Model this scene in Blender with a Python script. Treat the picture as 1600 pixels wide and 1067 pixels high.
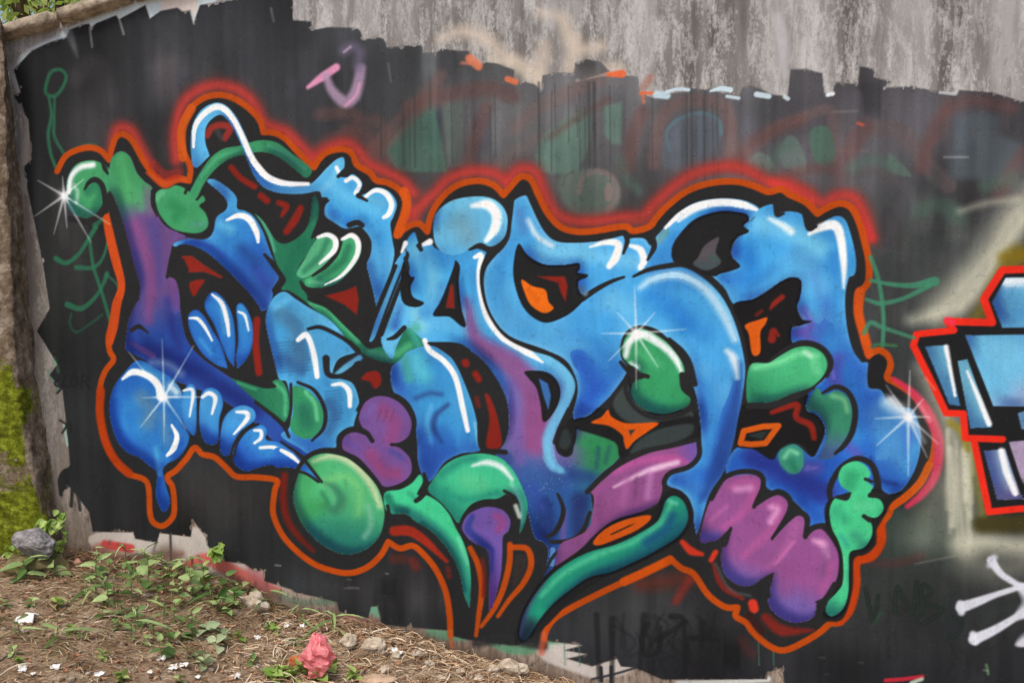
import bpy, bmesh, math, random
import numpy as np
from mathutils import Vector, Matrix, noise

R = math.radians
random.seed(7)
rng = np.random.default_rng(11)
scene = bpy.context.scene
for o in list(bpy.data.objects):
    bpy.data.objects.remove(o)
C = scene.collection

# ------------------------------------------------------------------ camera
CAM = Vector((0.0, -5.0, 1.65))
PITCH = R(4.0)
cam_d = bpy.data.cameras.new('camera')
cam = bpy.data.objects.new('camera', cam_d)
C.objects.link(cam)
cam.location = CAM
cam.rotation_euler = (R(90) - PITCH, 0, 0)
cam_d.sensor_width = 36.0
cam_d.lens = 36.0
cam_d.clip_end = 3000.0
scene.camera = cam

# ------------------------------------------------------------------ sky and sun (soft, hazy daylight)
SUN_EL, SUN_AZ = R(60), R(205)      # azimuth clockwise from +Y : behind the photographer, a little left
world = bpy.data.worlds.new('World')
scene.world = world
world.use_nodes = True
wn = world.node_tree
for n in list(wn.nodes):
    wn.nodes.remove(n)
w_out = wn.nodes.new('ShaderNodeOutputWorld')
w_bg = wn.nodes.new('ShaderNodeBackground')
w_sky = wn.nodes.new('ShaderNodeTexSky')
w_sky.sky_type = 'NISHITA'
w_sky.sun_disc = False
w_sky.sun_elevation = SUN_EL
w_sky.sun_rotation = SUN_AZ
w_sky.dust_density = 4.0
w_sky.air_density = 1.0
w_sky.ozone_density = 1.0
w_bg.inputs['Strength'].default_value = 0.11
wn.links.new(w_sky.outputs[0], w_bg.inputs['Color'])
wn.links.new(w_bg.outputs[0], w_out.inputs['Surface'])

sun_d = bpy.data.lights.new('sun', 'SUN')
sun_d.energy = 1.5
sun_d.angle = R(16)
sun_d.color = (1.0, 0.95, 0.87)
sun = bpy.data.objects.new('sun', sun_d)
C.objects.link(sun)
sd = Vector((math.sin(SUN_AZ) * math.cos(SUN_EL), math.cos(SUN_AZ) * math.cos(SUN_EL), math.sin(SUN_EL)))
sun.rotation_euler = sd.to_track_quat('Z', 'Y').to_euler()

vs = scene.view_settings
vs.view_transform = 'Standard'
vs.look = 'None'
vs.gamma = 1.0
vs.exposure = 0.50
scene.render.engine = 'CYCLES'

# ------------------------------------------------------------------ wall frame: s runs along the wall, q out of it, z up
YAW = R(8.0)
WD = Vector((math.cos(YAW), -math.sin(YAW), 0))
WN = Vector((-math.sin(YAW), -math.cos(YAW), 0))     # out of the wall, to the viewer's side
FPX = 1600.0
cp, sp = math.cos(PITCH), math.sin(PITCH)

def px_ray(x, y):
    u, v = (x - 800.0) / FPX, (533.5 - y) / FPX
    return Vector((u, cp + v * sp, -sp + v * cp))

def on_wall(x, y, q=0.0):
    """traced point -> (s, z) on the plane parallel to the wall at distance q"""
    r = px_ray(x, y)
    k = (q - CAM.dot(WN)) / r.dot(WN)
    p = CAM + r * k
    return p.dot(WD), p.z

def wpt(s, q, z):
    p = WD * s + WN * q
    return Vector((p.x, p.y, z))

def on_wall_np(P):
    u = (P[:, 0] - 800.0) / FPX
    v = (533.5 - P[:, 1]) / FPX
    rx, ry, rz = u, cp + v * sp, -sp + v * cp
    k = (0.0 - (CAM.x * WN.x + CAM.y * WN.y)) / (rx * WN.x + ry * WN.y)
    X, Y, Z = CAM.x + rx * k, CAM.y + ry * k, CAM.z + rz * k
    return X * WD.x + Y * WD.y, Z

# ------------------------------------------------------------------ object helpers
def tag(o, label=None, cat=None, group=None, kind=None):
    if label: o['label'] = label
    if cat: o['category'] = cat
    if group: o['group'] = group
    if kind: o['kind'] = kind
    return o

def empty(name, loc=(0, 0, 0), rz=0.0):
    o = bpy.data.objects.new(name, None)
    o.empty_display_size = 0.1
    o.location = loc
    o.rotation_euler = (0, 0, rz)
    C.objects.link(o)
    return o

def mesh_obj(name, verts, faces, mat, parent=None, smooth=False):
    me = bpy.data.meshes.new(name)
    me.from_pydata([tuple(v) for v in verts], [], [tuple(f) for f in faces])
    me.materials.append(mat)
    if smooth:
        me.polygons.foreach_set('use_smooth', [True] * len(me.polygons))
    me.update()
    o = bpy.data.objects.new(name, me)
    C.objects.link(o)
    o.parent = parent
    return o

def bm_obj(name, bm, mat, parent=None, smooth=False):
    me = bpy.data.meshes.new(name)
    bm.to_mesh(me)
    bm.free()
    me.materials.append(mat)
    if smooth:
        me.polygons.foreach_set('use_smooth', [True] * len(me.polygons))
    o = bpy.data.objects.new(name, me)
    C.objects.link(o)
    o.parent = parent
    return o

def inst(name, me, parent=None, loc=(0, 0, 0), rot=(0, 0, 0), scl=(1, 1, 1)):
    o = bpy.data.objects.new(name, me)
    o.location, o.rotation_euler, o.scale = loc, rot, scl
    o.parent = parent
    C.objects.link(o)
    return o

# ------------------------------------------------------------------ materials
def lin(c):
    out = []
    for v in c[:3]:
        v = v / 255.0
        out.append(v / 12.92 if v <= 0.04045 else ((v + 0.055) / 1.055) ** 2.4)
    return tuple(out)

def new_mat(name):
    m = bpy.data.materials.new(name)
    m.use_nodes = True
    nt = m.node_tree
    for n in list(nt.nodes):
        nt.nodes.remove(n)
    out = nt.nodes.new('ShaderNodeOutputMaterial')
    b = nt.nodes.new('ShaderNodeBsdfPrincipled')
    nt.links.new(b.outputs[0], out.inputs['Surface'])
    return m, nt, b

def nnode(nt, kind, **kw):
    n = nt.nodes.new(kind)
    for k, v in kw.items():
        setattr(n, k, v)
    return n

def noise_tex(nt, vec, scale, detail=4, rough=0.55, stretch=None, dist=0.0):
    if stretch:
        mp = nt.nodes.new('ShaderNodeMapping')
        mp.inputs['Scale'].default_value = stretch
        nt.links.new(vec, mp.inputs['Vector'])
        vec = mp.outputs[0]
    n = nt.nodes.new('ShaderNodeTexNoise')
    n.inputs['Scale'].default_value = scale
    n.inputs['Detail'].default_value = detail
    n.inputs['Roughness'].default_value = rough
    n.inputs['Distortion'].default_value = dist
    nt.links.new(vec, n.inputs['Vector'])
    return n.outputs['Fac']

def ramp(nt, fac, stops):
    r = nt.nodes.new('ShaderNodeValToRGB')
    e = r.color_ramp.elements
    while len(e) < len(stops):
        e.new(0.5)
    for k, (p, c) in enumerate(stops):
        e[k].position = p
        e[k].color = (*c[:3], 1) if not isinstance(c, (int, float)) else (c, c, c, 1)
    nt.links.new(fac, r.inputs[0])
    return r.outputs[0]

def mix(nt, fac, a, b, mode='MIX'):
    m = nt.nodes.new('ShaderNodeMix')
    m.data_type = 'RGBA'
    m.blend_type = mode
    for sock, v in ((m.inputs[0], fac), (m.inputs[6], a), (m.inputs[7], b)):
        if isinstance(v, (int, float)):
            sock.default_value = v
        elif isinstance(v, tuple):
            sock.default_value = (*v[:3], 1)
        else:
            nt.links.new(v, sock)
    return m.outputs[2]

def bump(nt, b, h, strength=0.3, dist=0.01):
    n = nt.nodes.new('ShaderNodeBump')
    n.inputs['Strength'].default_value = strength
    n.inputs['Distance'].default_value = dist
    nt.links.new(h, n.inputs['Height'])
    nt.links.new(n.outputs[0], b.inputs['Normal'])

def rough(b, r, spec=0.3):
    b.inputs['Roughness'].default_value = r
    b.inputs['Specular IOR Level'].default_value = spec

def simple_mat(name, c0, c1, scale=20, r=0.85, spec=0.2, bmp=0.3, bd=0.004, var=0.0, sss=0.0):
    """two procedural tones, optional per-object variation"""
    m, nt, b = new_mat(name)
    tc = nt.nodes.new('ShaderNodeTexCoord').outputs['Object']
    f = noise_tex(nt, tc, scale, 5, 0.6)
    col = ramp(nt, f, [(0.3, c0), (0.7, c1)])
    if var:
        oi = nt.nodes.new('ShaderNodeObjectInfo')
        hs = nt.nodes.new('ShaderNodeHueSaturation')
        mr = nt.nodes.new('ShaderNodeMapRange')
        mr.inputs['To Min'].default_value = 1 - var
        mr.inputs['To Max'].default_value = 1 + var
        nt.links.new(oi.outputs['Random'], mr.inputs[0])
        nt.links.new(mr.outputs[0], hs.inputs['Value'])
        nt.links.new(col, hs.inputs['Color'])
        col = hs.outputs[0]
    nt.links.new(col, b.inputs['Base Color'])
    rough(b, r, spec)
    if bmp:
        bump(nt, b, noise_tex(nt, tc, scale * 2.5, 5, 0.6), bmp, bd)
    return m
# ------------------------------------------------------------------ concrete and paint on it
def concrete_nodes(nt, tc):
    """weathered rendered wall: pale render, dark run-down streaks, pale flecks, tan foot"""
    st1 = noise_tex(nt, tc, 1.0, 5, 0.6, (6, 6, 0.7), 0.3)
    st2 = noise_tex(nt, tc, 1.0, 6, 0.65, (24, 24, 4.5), 0.8)
    fl = noise_tex(nt, tc, 1.0, 3, 0.7, (95, 95, 30), 0.8)
    big = noise_tex(nt, tc, 1.3, 4, 0.6)
    def wsum(*pairs):
        acc = None
        for sock, k in pairs:
            mm = nnode(nt, 'ShaderNodeMath', operation='MULTIPLY_ADD')
            nt.links.new(sock, mm.inputs[0])
            mm.inputs[1].default_value = k
            if acc is None:
                mm.inputs[2].default_value = 0.0
            else:
                nt.links.new(acc, mm.inputs[2])
            acc = mm.outputs[0]
        return acc
    pat = noise_tex(nt, tc, 1.0, 5, 0.65, (19, 19, 5.5), 0.5)
    speck = noise_tex(nt, tc, 1.0, 3, 0.6, (90, 90, 55))
    stain = noise_tex(nt, tc, 1.0, 4, 0.6, (4.2, 4.2, 0.35), 0.3)
    base = ramp(nt, wsum((stain, 0.7), (big, 0.3)), [(0.40, lin((166, 165, 165))), (0.49, lin((138, 135, 133))), (0.60, lin((98, 94, 92)))])
    # flaking limewash left in ragged patches, denser down the runs
    lime = wsum((st1, 0.36), (pat, 0.40), (speck, 0.24))
    base = mix(nt, ramp(nt, lime, [(0.475, 0.0), (0.525, 0.40), (0.60, 0.9)]), base, lin((200, 199, 198)))
    base = mix(nt, ramp(nt, wsum((st2, 0.6), (speck, 0.4)), [(0.53, 0.0), (0.62, 0.5)]), base, lin((100, 94, 91)))
    # foot of the wall: bare tan render with dark spatter and mud
    sx = nt.nodes.new('ShaderNodeSeparateXYZ')
    nt.links.new(tc, sx.inputs[0])
    mr = nt.nodes.new('ShaderNodeMapRange')
    mr.inputs['From Min'].default_value = 0.9
    mr.inputs['From Max'].default_value = 0.3
    nt.links.new(sx.outputs['Z'], mr.inputs[0])
    sp_ = noise_tex(nt, tc, 1.0, 4, 0.7, (60, 60, 24), 0.3)
    foot = ramp(nt, st1, [(0.3, lin((150, 134, 120))), (0.7, lin((186, 170, 156)))])
    foot = mix(nt, ramp(nt, sp_, [(0.50, 0.0), (0.66, 0.9)]), foot, lin((78, 70, 64)))
    foot = mix(nt, ramp(nt, wsum((big, 0.5), (st2, 0.5)), [(0.44, 0.0), (0.60, 0.8)]), foot, lin((100, 84, 72)))
    return mix(nt, mr.outputs[0], base, foot), st2, fl

def wall_material(painted):
    m, nt, b = new_mat('painted_render' if painted else 'bare_render')
    tc = nt.nodes.new('ShaderNodeTexCoord').outputs['Object']
    col, st2, fl = concrete_nodes(nt, tc)
    grit = noise_tex(nt, tc, 150, 3, 0.65)
    trowel = noise_tex(nt, tc, 9, 3, 0.6)
    rough(b, 0.8, 0.14)
    if painted:
        at = nnode(nt, 'ShaderNodeAttribute', attribute_name='paint')
        # thin, uneven coats: brush drag and grit vary the paint's value a little
        drag = noise_tex(nt, tc, 1.0, 3, 0.6, (40, 40, 6))
        v = ramp(nt, drag, [(0.25, 0.92), (0.75, 1.06)])
        v2 = ramp(nt, grit, [(0.25, 0.90), (0.75, 1.07)])
        p = mix(nt, 1.0, mix(nt, 1.0, at.outputs['Color'], v, 'MULTIPLY'), v2, 'MULTIPLY')
        col = mix(nt, at.outputs['Alpha'], col, p)
        mr = nt.nodes.new('ShaderNodeMapRange')
        mr.inputs['To Min'].default_value = 0.88
        mr.inputs['To Max'].default_value = 0.70
        nt.links.new(at.outputs['Alpha'], mr.inputs[0])
        nt.links.new(mr.outputs[0], b.inputs['Roughness'])
    nt.links.new(col, b.inputs['Base Color'])
    h = mix(nt, 0.35, trowel, grit)
    bump(nt, b, h, 0.38, 0.007)
    return m

# ------------------------------------------------------------------ the painted skin: a fine grid in wall coordinates
STEP = 0.0048
def axis(a0, a1, b0, b1, n_out=14):
    core = np.arange(a0, a1 + STEP, STEP)
    lo = core[0] - np.cumsum(np.geomspace(STEP, (core[0] - b0) / 4 + 1e-6, n_out)) if b0 < core[0] else np.array([])
    hi = core[-1] + np.cumsum(np.geomspace(STEP, (b1 - core[-1]) / 4 + 1e-6, n_out)) if b1 > core[-1] else np.array([])
    lo, hi = lo[lo > b0], hi[hi < b1]
    return np.concatenate([lo[::-1], core, hi])
S_AX = axis(-2.74, 2.36, -2.80, 3.6)
Z_AX = axis(-0.46, 2.99, -0.95, 3.35)
W, H = len(S_AX), len(Z_AX)
K = (5.0 / FPX) / STEP                       # cells per traced pixel
canvas = np.zeros((H, W, 3), np.float32)
cover = np.zeros((H, W), np.float32)
ids = np.zeros((H, W), np.int32)             # which painted shape owns a cell
shape_names = ['plaster_face']
shape_parent = [None]

def to_cells(P):
    P = np.asarray(P, float)
    s, z = on_wall_np(P)
    return np.stack([np.interp(s, S_AX, np.arange(W)), np.interp(z, Z_AX, np.arange(H))], 1)

def parse(t):
    """'x,y x,y*' : a star marks a sharp corner, '/' a straight-sided outline"""
    straight = t.strip().startswith('/')
    pts, sharp = [], []
    for w in t.replace('/', ' ').split():
        c = w.endswith('*')
        a, b = w.rstrip('*').split(',')[:2]
        pts.append((float(a), float(b)))
        sharp.append(c or straight)
    return np.array(pts), sharp

def crom(pts, sharp, closed, sub=5):
    n = len(pts)
    out = []
    rng_ = range(n if closed else n - 1)
    for i in rng_:
        p1, p2 = pts[i], pts[(i + 1) % n]
        s1, s2 = sharp[i], sharp[(i + 1) % n]
        p0 = pts[(i - 1) % n] if (closed or i > 0) and not s1 else 2 * p1 - p2
        p3 = pts[(i + 2) % n] if (closed or i < n - 2) and not s2 else 2 * p2 - p1
        if s1 and s2:
            out.append(p1)
            continue
        for k in range(sub):
            t = k / sub
            out.append(0.5 * (2 * p1 + (p2 - p0) * t + (2 * p0 - 5 * p1 + 4 * p2 - p3) * t * t + (3 * p1 - p0 - 3 * p2 + p3) * t ** 3))
    if not closed:
        out.append(pts[-1])
    return np.array(out)

def seg_dist(poly, closed, rad, box, widths=None):
    """distance field (and local width) near a polyline, inside box = (x0, x1, y0, y1) cells"""
    x0, x1, y0, y1 = box
    D = np.full((y1 - y0, x1 - x0), 1e6, np.float32)
    Wd = np.ones_like(D)
    n = len(poly)
    for i in range(n if closed else n - 1):
        a, b = poly[i], poly[(i + 1) % n]
        r = rad if widths is None else rad + max(widths[i], widths[(i + 1) % n]) * 0.5
        xa = max(x0, int(min(a[0], b[0]) - r)); xb = min(x1, int(max(a[0], b[0]) + r) + 2)
        ya = max(y0, int(min(a[1], b[1]) - r)); yb = min(y1, int(max(a[1], b[1]) + r) + 2)
        if xa >= xb or ya >= yb:
            continue
        X = np.arange(xa, xb, dtype=np.float32)[None, :]
        Y = np.arange(ya, yb, dtype=np.float32)[:, None]
        dx, dy = b - a
        L = dx * dx + dy * dy + 1e-9
        t = np.clip(((X - a[0]) * dx + (Y - a[1]) * dy) / L, 0, 1)
        d = np.sqrt((X - a[0] - t * dx) ** 2 + (Y - a[1] - t * dy) ** 2)
        sl = (slice(ya - y0, yb - y0), slice(xa - x0, xb - x0))
        if widths is not None:
            wl = (widths[i] + (widths[(i + 1) % n] - widths[i]) * t) * 0.5
            d = d - wl
        m = d < D[sl]
        D[sl][m] = d[m]
    return D

def box_of(poly, pad):
    x0 = max(0, int(poly[:, 0].min() - pad)); x1 = min(W, int(poly[:, 0].max() + pad) + 2)
    y0 = max(0, int(poly[:, 1].min() - pad)); y1 = min(H, int(poly[:, 1].max() + pad) + 2)
    return (x0, max(x1, x0 + 1), y0, max(y1, y0 + 1))

def inside(poly, box):
    x0, x1, y0, y1 = box
    cnt = np.zeros((y1 - y0, x1 - x0), bool)
    X = np.arange(x0, x1, dtype=np.float32)
    n = len(poly)
    for i in range(n):
        a, b = poly[i], poly[(i + 1) % n]
        if a[1] == b[1]:
            continue
        lo, hi = (a, b) if a[1] < b[1] else (b, a)
        ya, yb = max(y0, int(math.ceil(lo[1]))), min(y1, int(math.ceil(hi[1])))
        if ya >= yb:
            continue
        ys = np.arange(ya, yb)
        xs = lo[0] + (ys - lo[1]) * (hi[0] - lo[0]) / (hi[1] - lo[1])
        cnt[ya - y0:yb - y0] ^= (X[None, :] >= xs[:, None])
    return cnt

def sstep(x):
    x = np.clip(x, 0, 1)
    return x * x * (3 - 2 * x)

def blend(box, a, col, cov=True):
    x0, x1, y0, y1 = box
    sl = (slice(y0, y1), slice(x0, x1))
    c = canvas[sl]
    old = cover[sl]
    col = np.asarray(col, np.float32) / 255.0
    if cov:
        new = a + old * (1 - a)
        wgt = np.where(new > 1e-4, a / np.maximum(new, 1e-4), 0)[..., None]
        c += (col - c) * wgt
        cover[sl] = new
    else:
        c += (col - c) * a[..., None]

class Shape:
    def __init__(s, poly, box, sdist, alpha):
        s.poly, s.box, s.sd, s.a = poly, box, sdist, alpha

def new_id(name, parent):
    shape_names.append(name)
    shape_parent.append(parent)
    return len(shape_names) - 1

def F(name, pts, col, parent=None, edge=1.0, op=1.0, g=(), rim=None, sh=(), deep=0.0, idn=None, blobs=()):
    """filled painted shape: g linear gradients, rim edge tint, sh soft strokes clipped to the shape"""
    P, sharp = parse(pts)
    poly = to_cells(crom(P, sharp, True))
    rad = max(edge * K * 2, (rim[0] * K * 3 if rim else 0)) + 2
    box = box_of(poly, rad)
    D = seg_dist(poly, True, rad, box)
    D = np.where(inside(poly, box), D, -D)
    e = max(edge * K, 0.55)
    a = sstep(0.5 + D / (2 * e)) * op
    S_ = Shape(poly, box, D, a)
    blend(box, a, col)
    if name:
        idn = new_id(name, parent)
    if idn is not None:
        x0, x1, y0, y1 = box
        ids[y0:y1, x0:x1][a > 0.5] = idn
    for gg in g:
        G(S_, *gg)
    for b_ in blobs:
        x, y, r, c_ = b_[:4]
        T('%g,%g' % (x, y), r * 0.6, c_, r * 0.8, b_[4] if len(b_) > 4 else 0.8, clip=S_)
    if rim:
        d, c_, o_ = rim
        blend(box, a * np.exp(-np.maximum(D, 0) / (d * K)) * o_, c_, False)
    for q in sh:
        T(*q[:2], q[2], q[3] if len(q) > 3 else 6, q[4] if len(q) > 4 else 0.9, clip=S_)
    return S_

def G(S_, xa, ya, xb, yb, c, o=1.0):
    """linear gradient to colour c, from nothing at a to full at b"""
    A = to_cells([(xa, ya), (xb, yb)])
    x0, x1, y0, y1 = S_.box
    X = np.arange(x0, x1)[None, :] - A[0, 0]
    Y = np.arange(y0, y1)[:, None] - A[0, 1]
    d = A[1] - A[0]
    t = sstep((X * d[0] + Y * d[1]) / (d @ d))
    blend(S_.box, (S_.a * t * o).astype(np.float32), c, False)

def T(pts, w, col, blur=1.0, op=1.0, clip=None, name=None, parent=None, idn=None, closed=False):
    """spray stroke; w a number or (start, middle.., end); blur the soft edge in traced pixels"""
    P, sharp = parse(pts)
    if len(P) == 1:
        P = np.vstack([P, P + 0.2]); sharp = [True, True]
    cur = crom(P, sharp, closed)
    poly = to_cells(cur)
    n = len(poly)
    if isinstance(w, (tuple, list)):
        wd = np.interp(np.linspace(0, 1, n), np.linspace(0, 1, len(w)), w) * K
    else:
        wd = np.full(n, w * K)
    bl = max(blur * K, 0.6)
    box = box_of(poly, wd.max() / 2 + bl + 2)
    if clip is not None:
        b2 = clip.box
        box = (max(box[0], b2[0]), min(box[1], b2[1]), max(box[2], b2[2]), min(box[3], b2[3]))
        if box[0] >= box[1] or box[2] >= box[3]:
            return
    D = seg_dist(poly, closed, bl + 2, box, wd)
    a = sstep(0.5 - D / (2 * bl)).astype(np.float32) * op
    if clip is not None:
        b2 = clip.box
        a = a * clip.a[box[2] - b2[2]:box[3] - b2[2], box[0] - b2[0]:box[1] - b2[0]]
        blend(box, a, col, False)
        return
    blend(box, a, col)
    if name:
        idn = new_id(name, parent)
    if idn is not None:
        ids[box[2]:box[3], box[0]:box[1]][a > 0.45] = idn

def star(x, y, r, rays):
    T('%g,%g' % (x, y), r * 0.5, WHT, r * 0.9, 0.85)
    T('%g,%g' % (x, y), r * 0.55, (255, 255, 255), r * 0.35, 1.0)
    for ang, ln in rays:
        a = R(ang)
        T('/%g,%g %g,%g' % (x, y, x + math.cos(a) * ln, y - math.sin(a) * ln), (r * 0.30, r * 0.16, 0.5), WHT, 2.2, 0.6)

def field(h, w, cx, cy, seed):
    """smooth random field on the canvas, features of cx x cy cells"""
    g = np.random.default_rng(seed).random((int(h / cy) + 3, int(w / cx) + 3))
    yy = np.arange(h) / cy; xx = np.arange(w) / cx
    y0 = yy.astype(int); x0 = xx.astype(int)
    fy = sstep(yy - y0)[:, None]; fx = sstep(xx - x0)[None, :]
    a = g[y0][:, x0]; b = g[y0][:, x0 + 1]; c = g[y0 + 1][:, x0]; d = g[y0 + 1][:, x0 + 1]
    return (a * (1 - fx) + b * fx) * (1 - fy) + (c * (1 - fx) + d * fx) * fy
# ------------------------------------------------------------------ what is painted on the wall (traced, unprojected onto its plane)
WHT = (243, 248, 252); BLK = (38, 39, 40); ORG = (182, 78, 20); RED = (140, 42, 32); HAZE = (184, 54, 48)
LB = (108, 190, 242); SB = (78, 162, 230); MB_ = (58, 128, 208); DB = (52, 88, 168); NV = (38, 52, 112)
GR = (62, 150, 98); LG = (92, 192, 138); DG = (38, 104, 84); MINT = (74, 208, 152); TEAL = (32, 124, 110)
PU = (122, 88, 152); MG = (146, 82, 134); LP = (196, 140, 196); PK = (180, 92, 150)

# --- bare render: whitewashed patches near the raking coping, older paint at the foot
F(None, '20,108 48,78 80,62 112,44 150,28 205,8 260,-14 330,-30 330,30 250,40 140,60 60,100 34,150', (206, 222, 230), op=0.85, edge=5)
F(None, '255,-10 262,40 300,34 306,-10', (222, 206, 196), op=0.8, edge=3)
T('24,96 32,150 46,190 40,250 50,340', (10, 14, 10), (176, 166, 156), 5, 0.6)
F(None, '150,832 330,826 420,890 430,930 330,905 240,880 165,868', (200, 190, 182), op=0.85, edge=3)
T('/165,850 205,856', 15, (196, 62, 62), 3, 0.9)
T('155,858 190,874 240,872 285,864', (22, 18, 8), (150, 84, 76), 7, 0.7)
T('292,884 320,872 350,884 380,900 430,925', (14, 24, 22), (204, 92, 84), 5, 0.85)
T('/267,826 268,875', 4, (44, 42, 42), 2, 0.9)
T('535,965 565,968 595,978', 14, (196, 118, 118), 4, 0.75)
T('395,890 408,905 420,925', 22, (176, 100, 104), 6, 0.7)
T('430,928 470,940 520,938', 12, (84, 120, 100), 4, 0.6)
T('565,960 585,950 590,958', 12, (108, 176, 142), 3, 0.8)
T('672,988 700,992 722,994', 16, (92, 158, 124), 4, 0.8)
T('760,1002 800,1012 850,1004 872,1001', (6, 26, 12), (82, 148, 112), 4, 0.8)
F(None, '838,1010 870,1004 912,1008 930,1034 968,1026 985,1046 940,1060 900,1050 850,1030', (214, 208, 202), op=0.75, edge=4)
T('1060,1066 1140,1064 1200,1060', 9, (206, 208, 206), 3, 0.9)
for q, w_ in (('150,868 240,882 330,902 400,924 450,950 550,972 640,990 700,1010 800,1040 880,1064', 20), ('250,868 262,862 276,872', 22)):
    T(q, w_, (92, 76, 62), 14, 0.75)
for k in range(70):
    u = rng.random(); x = 155 + u * 720; y = float(np.interp(x, [160, 330, 450, 640, 800, 880], [870, 904, 952, 992, 1042, 1066])) - rng.random() ** 2 * 40
    T('/%.0f,%.0f %.0f,%.0f' % (x, y, x + rng.normal(0, 3), y + 3 + rng.random() * 10), 1 + rng.random() * 4, (96, 80, 66), 2.5, 0.55)
# cream overspray on the bare render at the top
for q in ('688,62 720,50 752,58 780,80 800,96', '846,20 878,30 890,60 905,78 938,74', '850,70 846,110', '900,60 892,100 888,112', '800,92 832,110 846,128', '915,118 940,112 968,108'):
    T(q, (10, 20, 14), (214, 200, 184), 12, 0.7)
T('770,96 800,100 842,126', 16, (214, 202, 184), 9, 0.6)
T('/860,-20 862,40', 14, (196, 194, 196), 8, 0.4)
T('1214,28 1222,60 1226,120', (14, 18, 8), (196, 196, 200), 5, 0.65)

# --- black roller-painted backing, ragged where the roller stopped
COAT = F('black_paint_coat', '''/62,800 52,690 44,560 57,517 77,482 67,417 60,380 47,317 37,262 50,250 45,188 22,150 33,145 22,110 50,80 78,67 105,59 108,48 128,40
 140,38 143,44 152,37 182,25 187,31 228,9 235,30 252,18 278,13 286,19 298,17 303,38 313,9 360,1 384,-6 458,-8 459,32 487,34 488,48 512,43 562,44 568,62 602,58
 605,75 660,69 662,84 682,83 690,77 734,81 736,95 750,103 760,98 777,100 803,110 804,128 820,128 836,133 846,143 848,119 867,114 897,115 899,99 917,93 938,97 952,112
 926,120 902,128 940,121 972,119 997,120 1000,146 1025,155 1042,146 1075,145 1078,139 1107,141 1142,149 1155,151 1160,138 1176,135 1190,141 1205,148 1230,151 1235,109 1258,108 1285,115 1288,146 1301,148
 1303,129 1340,132 1343,104 1362,107 1373,122 1392,129 1380,138 1425,135 1457,142 1495,148 1498,141 1550,145 1600,160 1700,172 2000,180 2000,1200 1230,1200 1222,1042 1200,1050 1198,1060
 1100,1061 1035,1061 992,1042 970,1040 964,1028 925,1040 886,1028 916,1021 882,1015 910,1007 850,1000 800,1008 722,996 717,985 645,980 642,972 635,979 597,975 590,946
 580,947 576,965 530,955 527,940 500,933 462,925 455,920 414,907 412,890 400,892 382,880 350,876 325,852 322,838 302,812 299,838 250,832 246,847 212,841 209,831 145,830 140,800 125,780 109,760''', (36, 38, 40), edge=1.6, rim=(5, (36, 38, 40), 0.0))
COAT_ID = len(shape_names) - 1
# dry, starved roller fringe along the ragged edge
bx = COAT.box
fr = field(bx[3] - bx[2], bx[1] - bx[0], 2.4, 7, 41) * 0.6 + field(bx[3] - bx[2], bx[1] - bx[0], 5, 4, 42) * 0.4
dep = np.clip(COAT.sd / (8 * K), 0, 1)
dry = sstep((fr - 0.50 - 0.45 * dep) / 0.10) * (COAT.sd > 0) * (COAT.sd < 9 * K)
cover[bx[2]:bx[3], bx[0]:bx[1]] *= (1 - 0.85 * dry * sstep(field(bx[3] - bx[2], bx[1] - bx[0], 46, 46, 43) * 2.2 - 0.5)).astype(np.float32)
# unpainted strip beside the pier
def bare(pts, col, op):
    """scrape the coat back to bare, weathered render"""
    P, sharp = parse(pts)
    poly = to_cells(crom(P, sharp, True))
    bx = box_of(poly, 4)
    D = seg_dist(poly, True, 4, bx)
    D = np.where(inside(poly, bx), D, -D)
    a = sstep(0.5 + D / 1.6)
    sl = (slice(bx[2], bx[3]), slice(bx[0], bx[1]))
    cover[sl] *= (1 - a)
    blend(bx, (a * op).astype(np.float32), col)
    ids[sl][a > 0.5] = 0
bare('/10,240 36,262 48,317 61,380 68,417 78,482 58,517 70,536 90,569 78,586 98,609 103,654 107,694 110,726 94,746 98,790 125,800 140,815 146,832 60,880 0,700', (132, 122, 112), 0.55)
T('/86,560 92,580', 6, (110, 170, 132), 2, 0.9); T('/100,660 106,695', 4, (170, 206, 196), 1.5, 0.9)
T('/76,578 92,612', (3, 9, 3), (70, 130, 98), 2, 0.8)
T('96,772 94,748 104,734 114,744 112,790', 7, (36, 40, 40), 1.5, 0.95)
T('118,742 122,770 126,796', 7, (38, 42, 42), 1.5, 0.9)
for a, b, c, d in ((141, 44, 145, 74), (187, 30, 194, 54), (607, 100, 611, 128), (834, 160, 836, 166), (299, 20, 304, 38), (424, 14, 428, 34), (1421, 203, 1422, 213)):
    T('/%d,%d %d,%d' % (a, b, c, d), 4, (196, 204, 204), 1.6, 0.7)
T('108,52 116,72 122,90', (14, 10, 3), (150, 160, 164), 5, 0.5)
for x, y, w in ((545, 918, 12), (546, 904, 7), (435, 882, 8), (605, 895, 5), (602, 930, 3), (1284, 1026, 8), (1292, 1052, 7), (1345, 1034, 7), (1540, 1046, 6), (1010, 968, 4)):
    T('/%d,%d %d,%d' % (x - w // 2, y, x + w // 2, y + 1), 3, (170, 176, 170), 1.5, 0.7)
T('/545,917 560,918', 4, (196, 204, 200), 1.2, 0.8)

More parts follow.
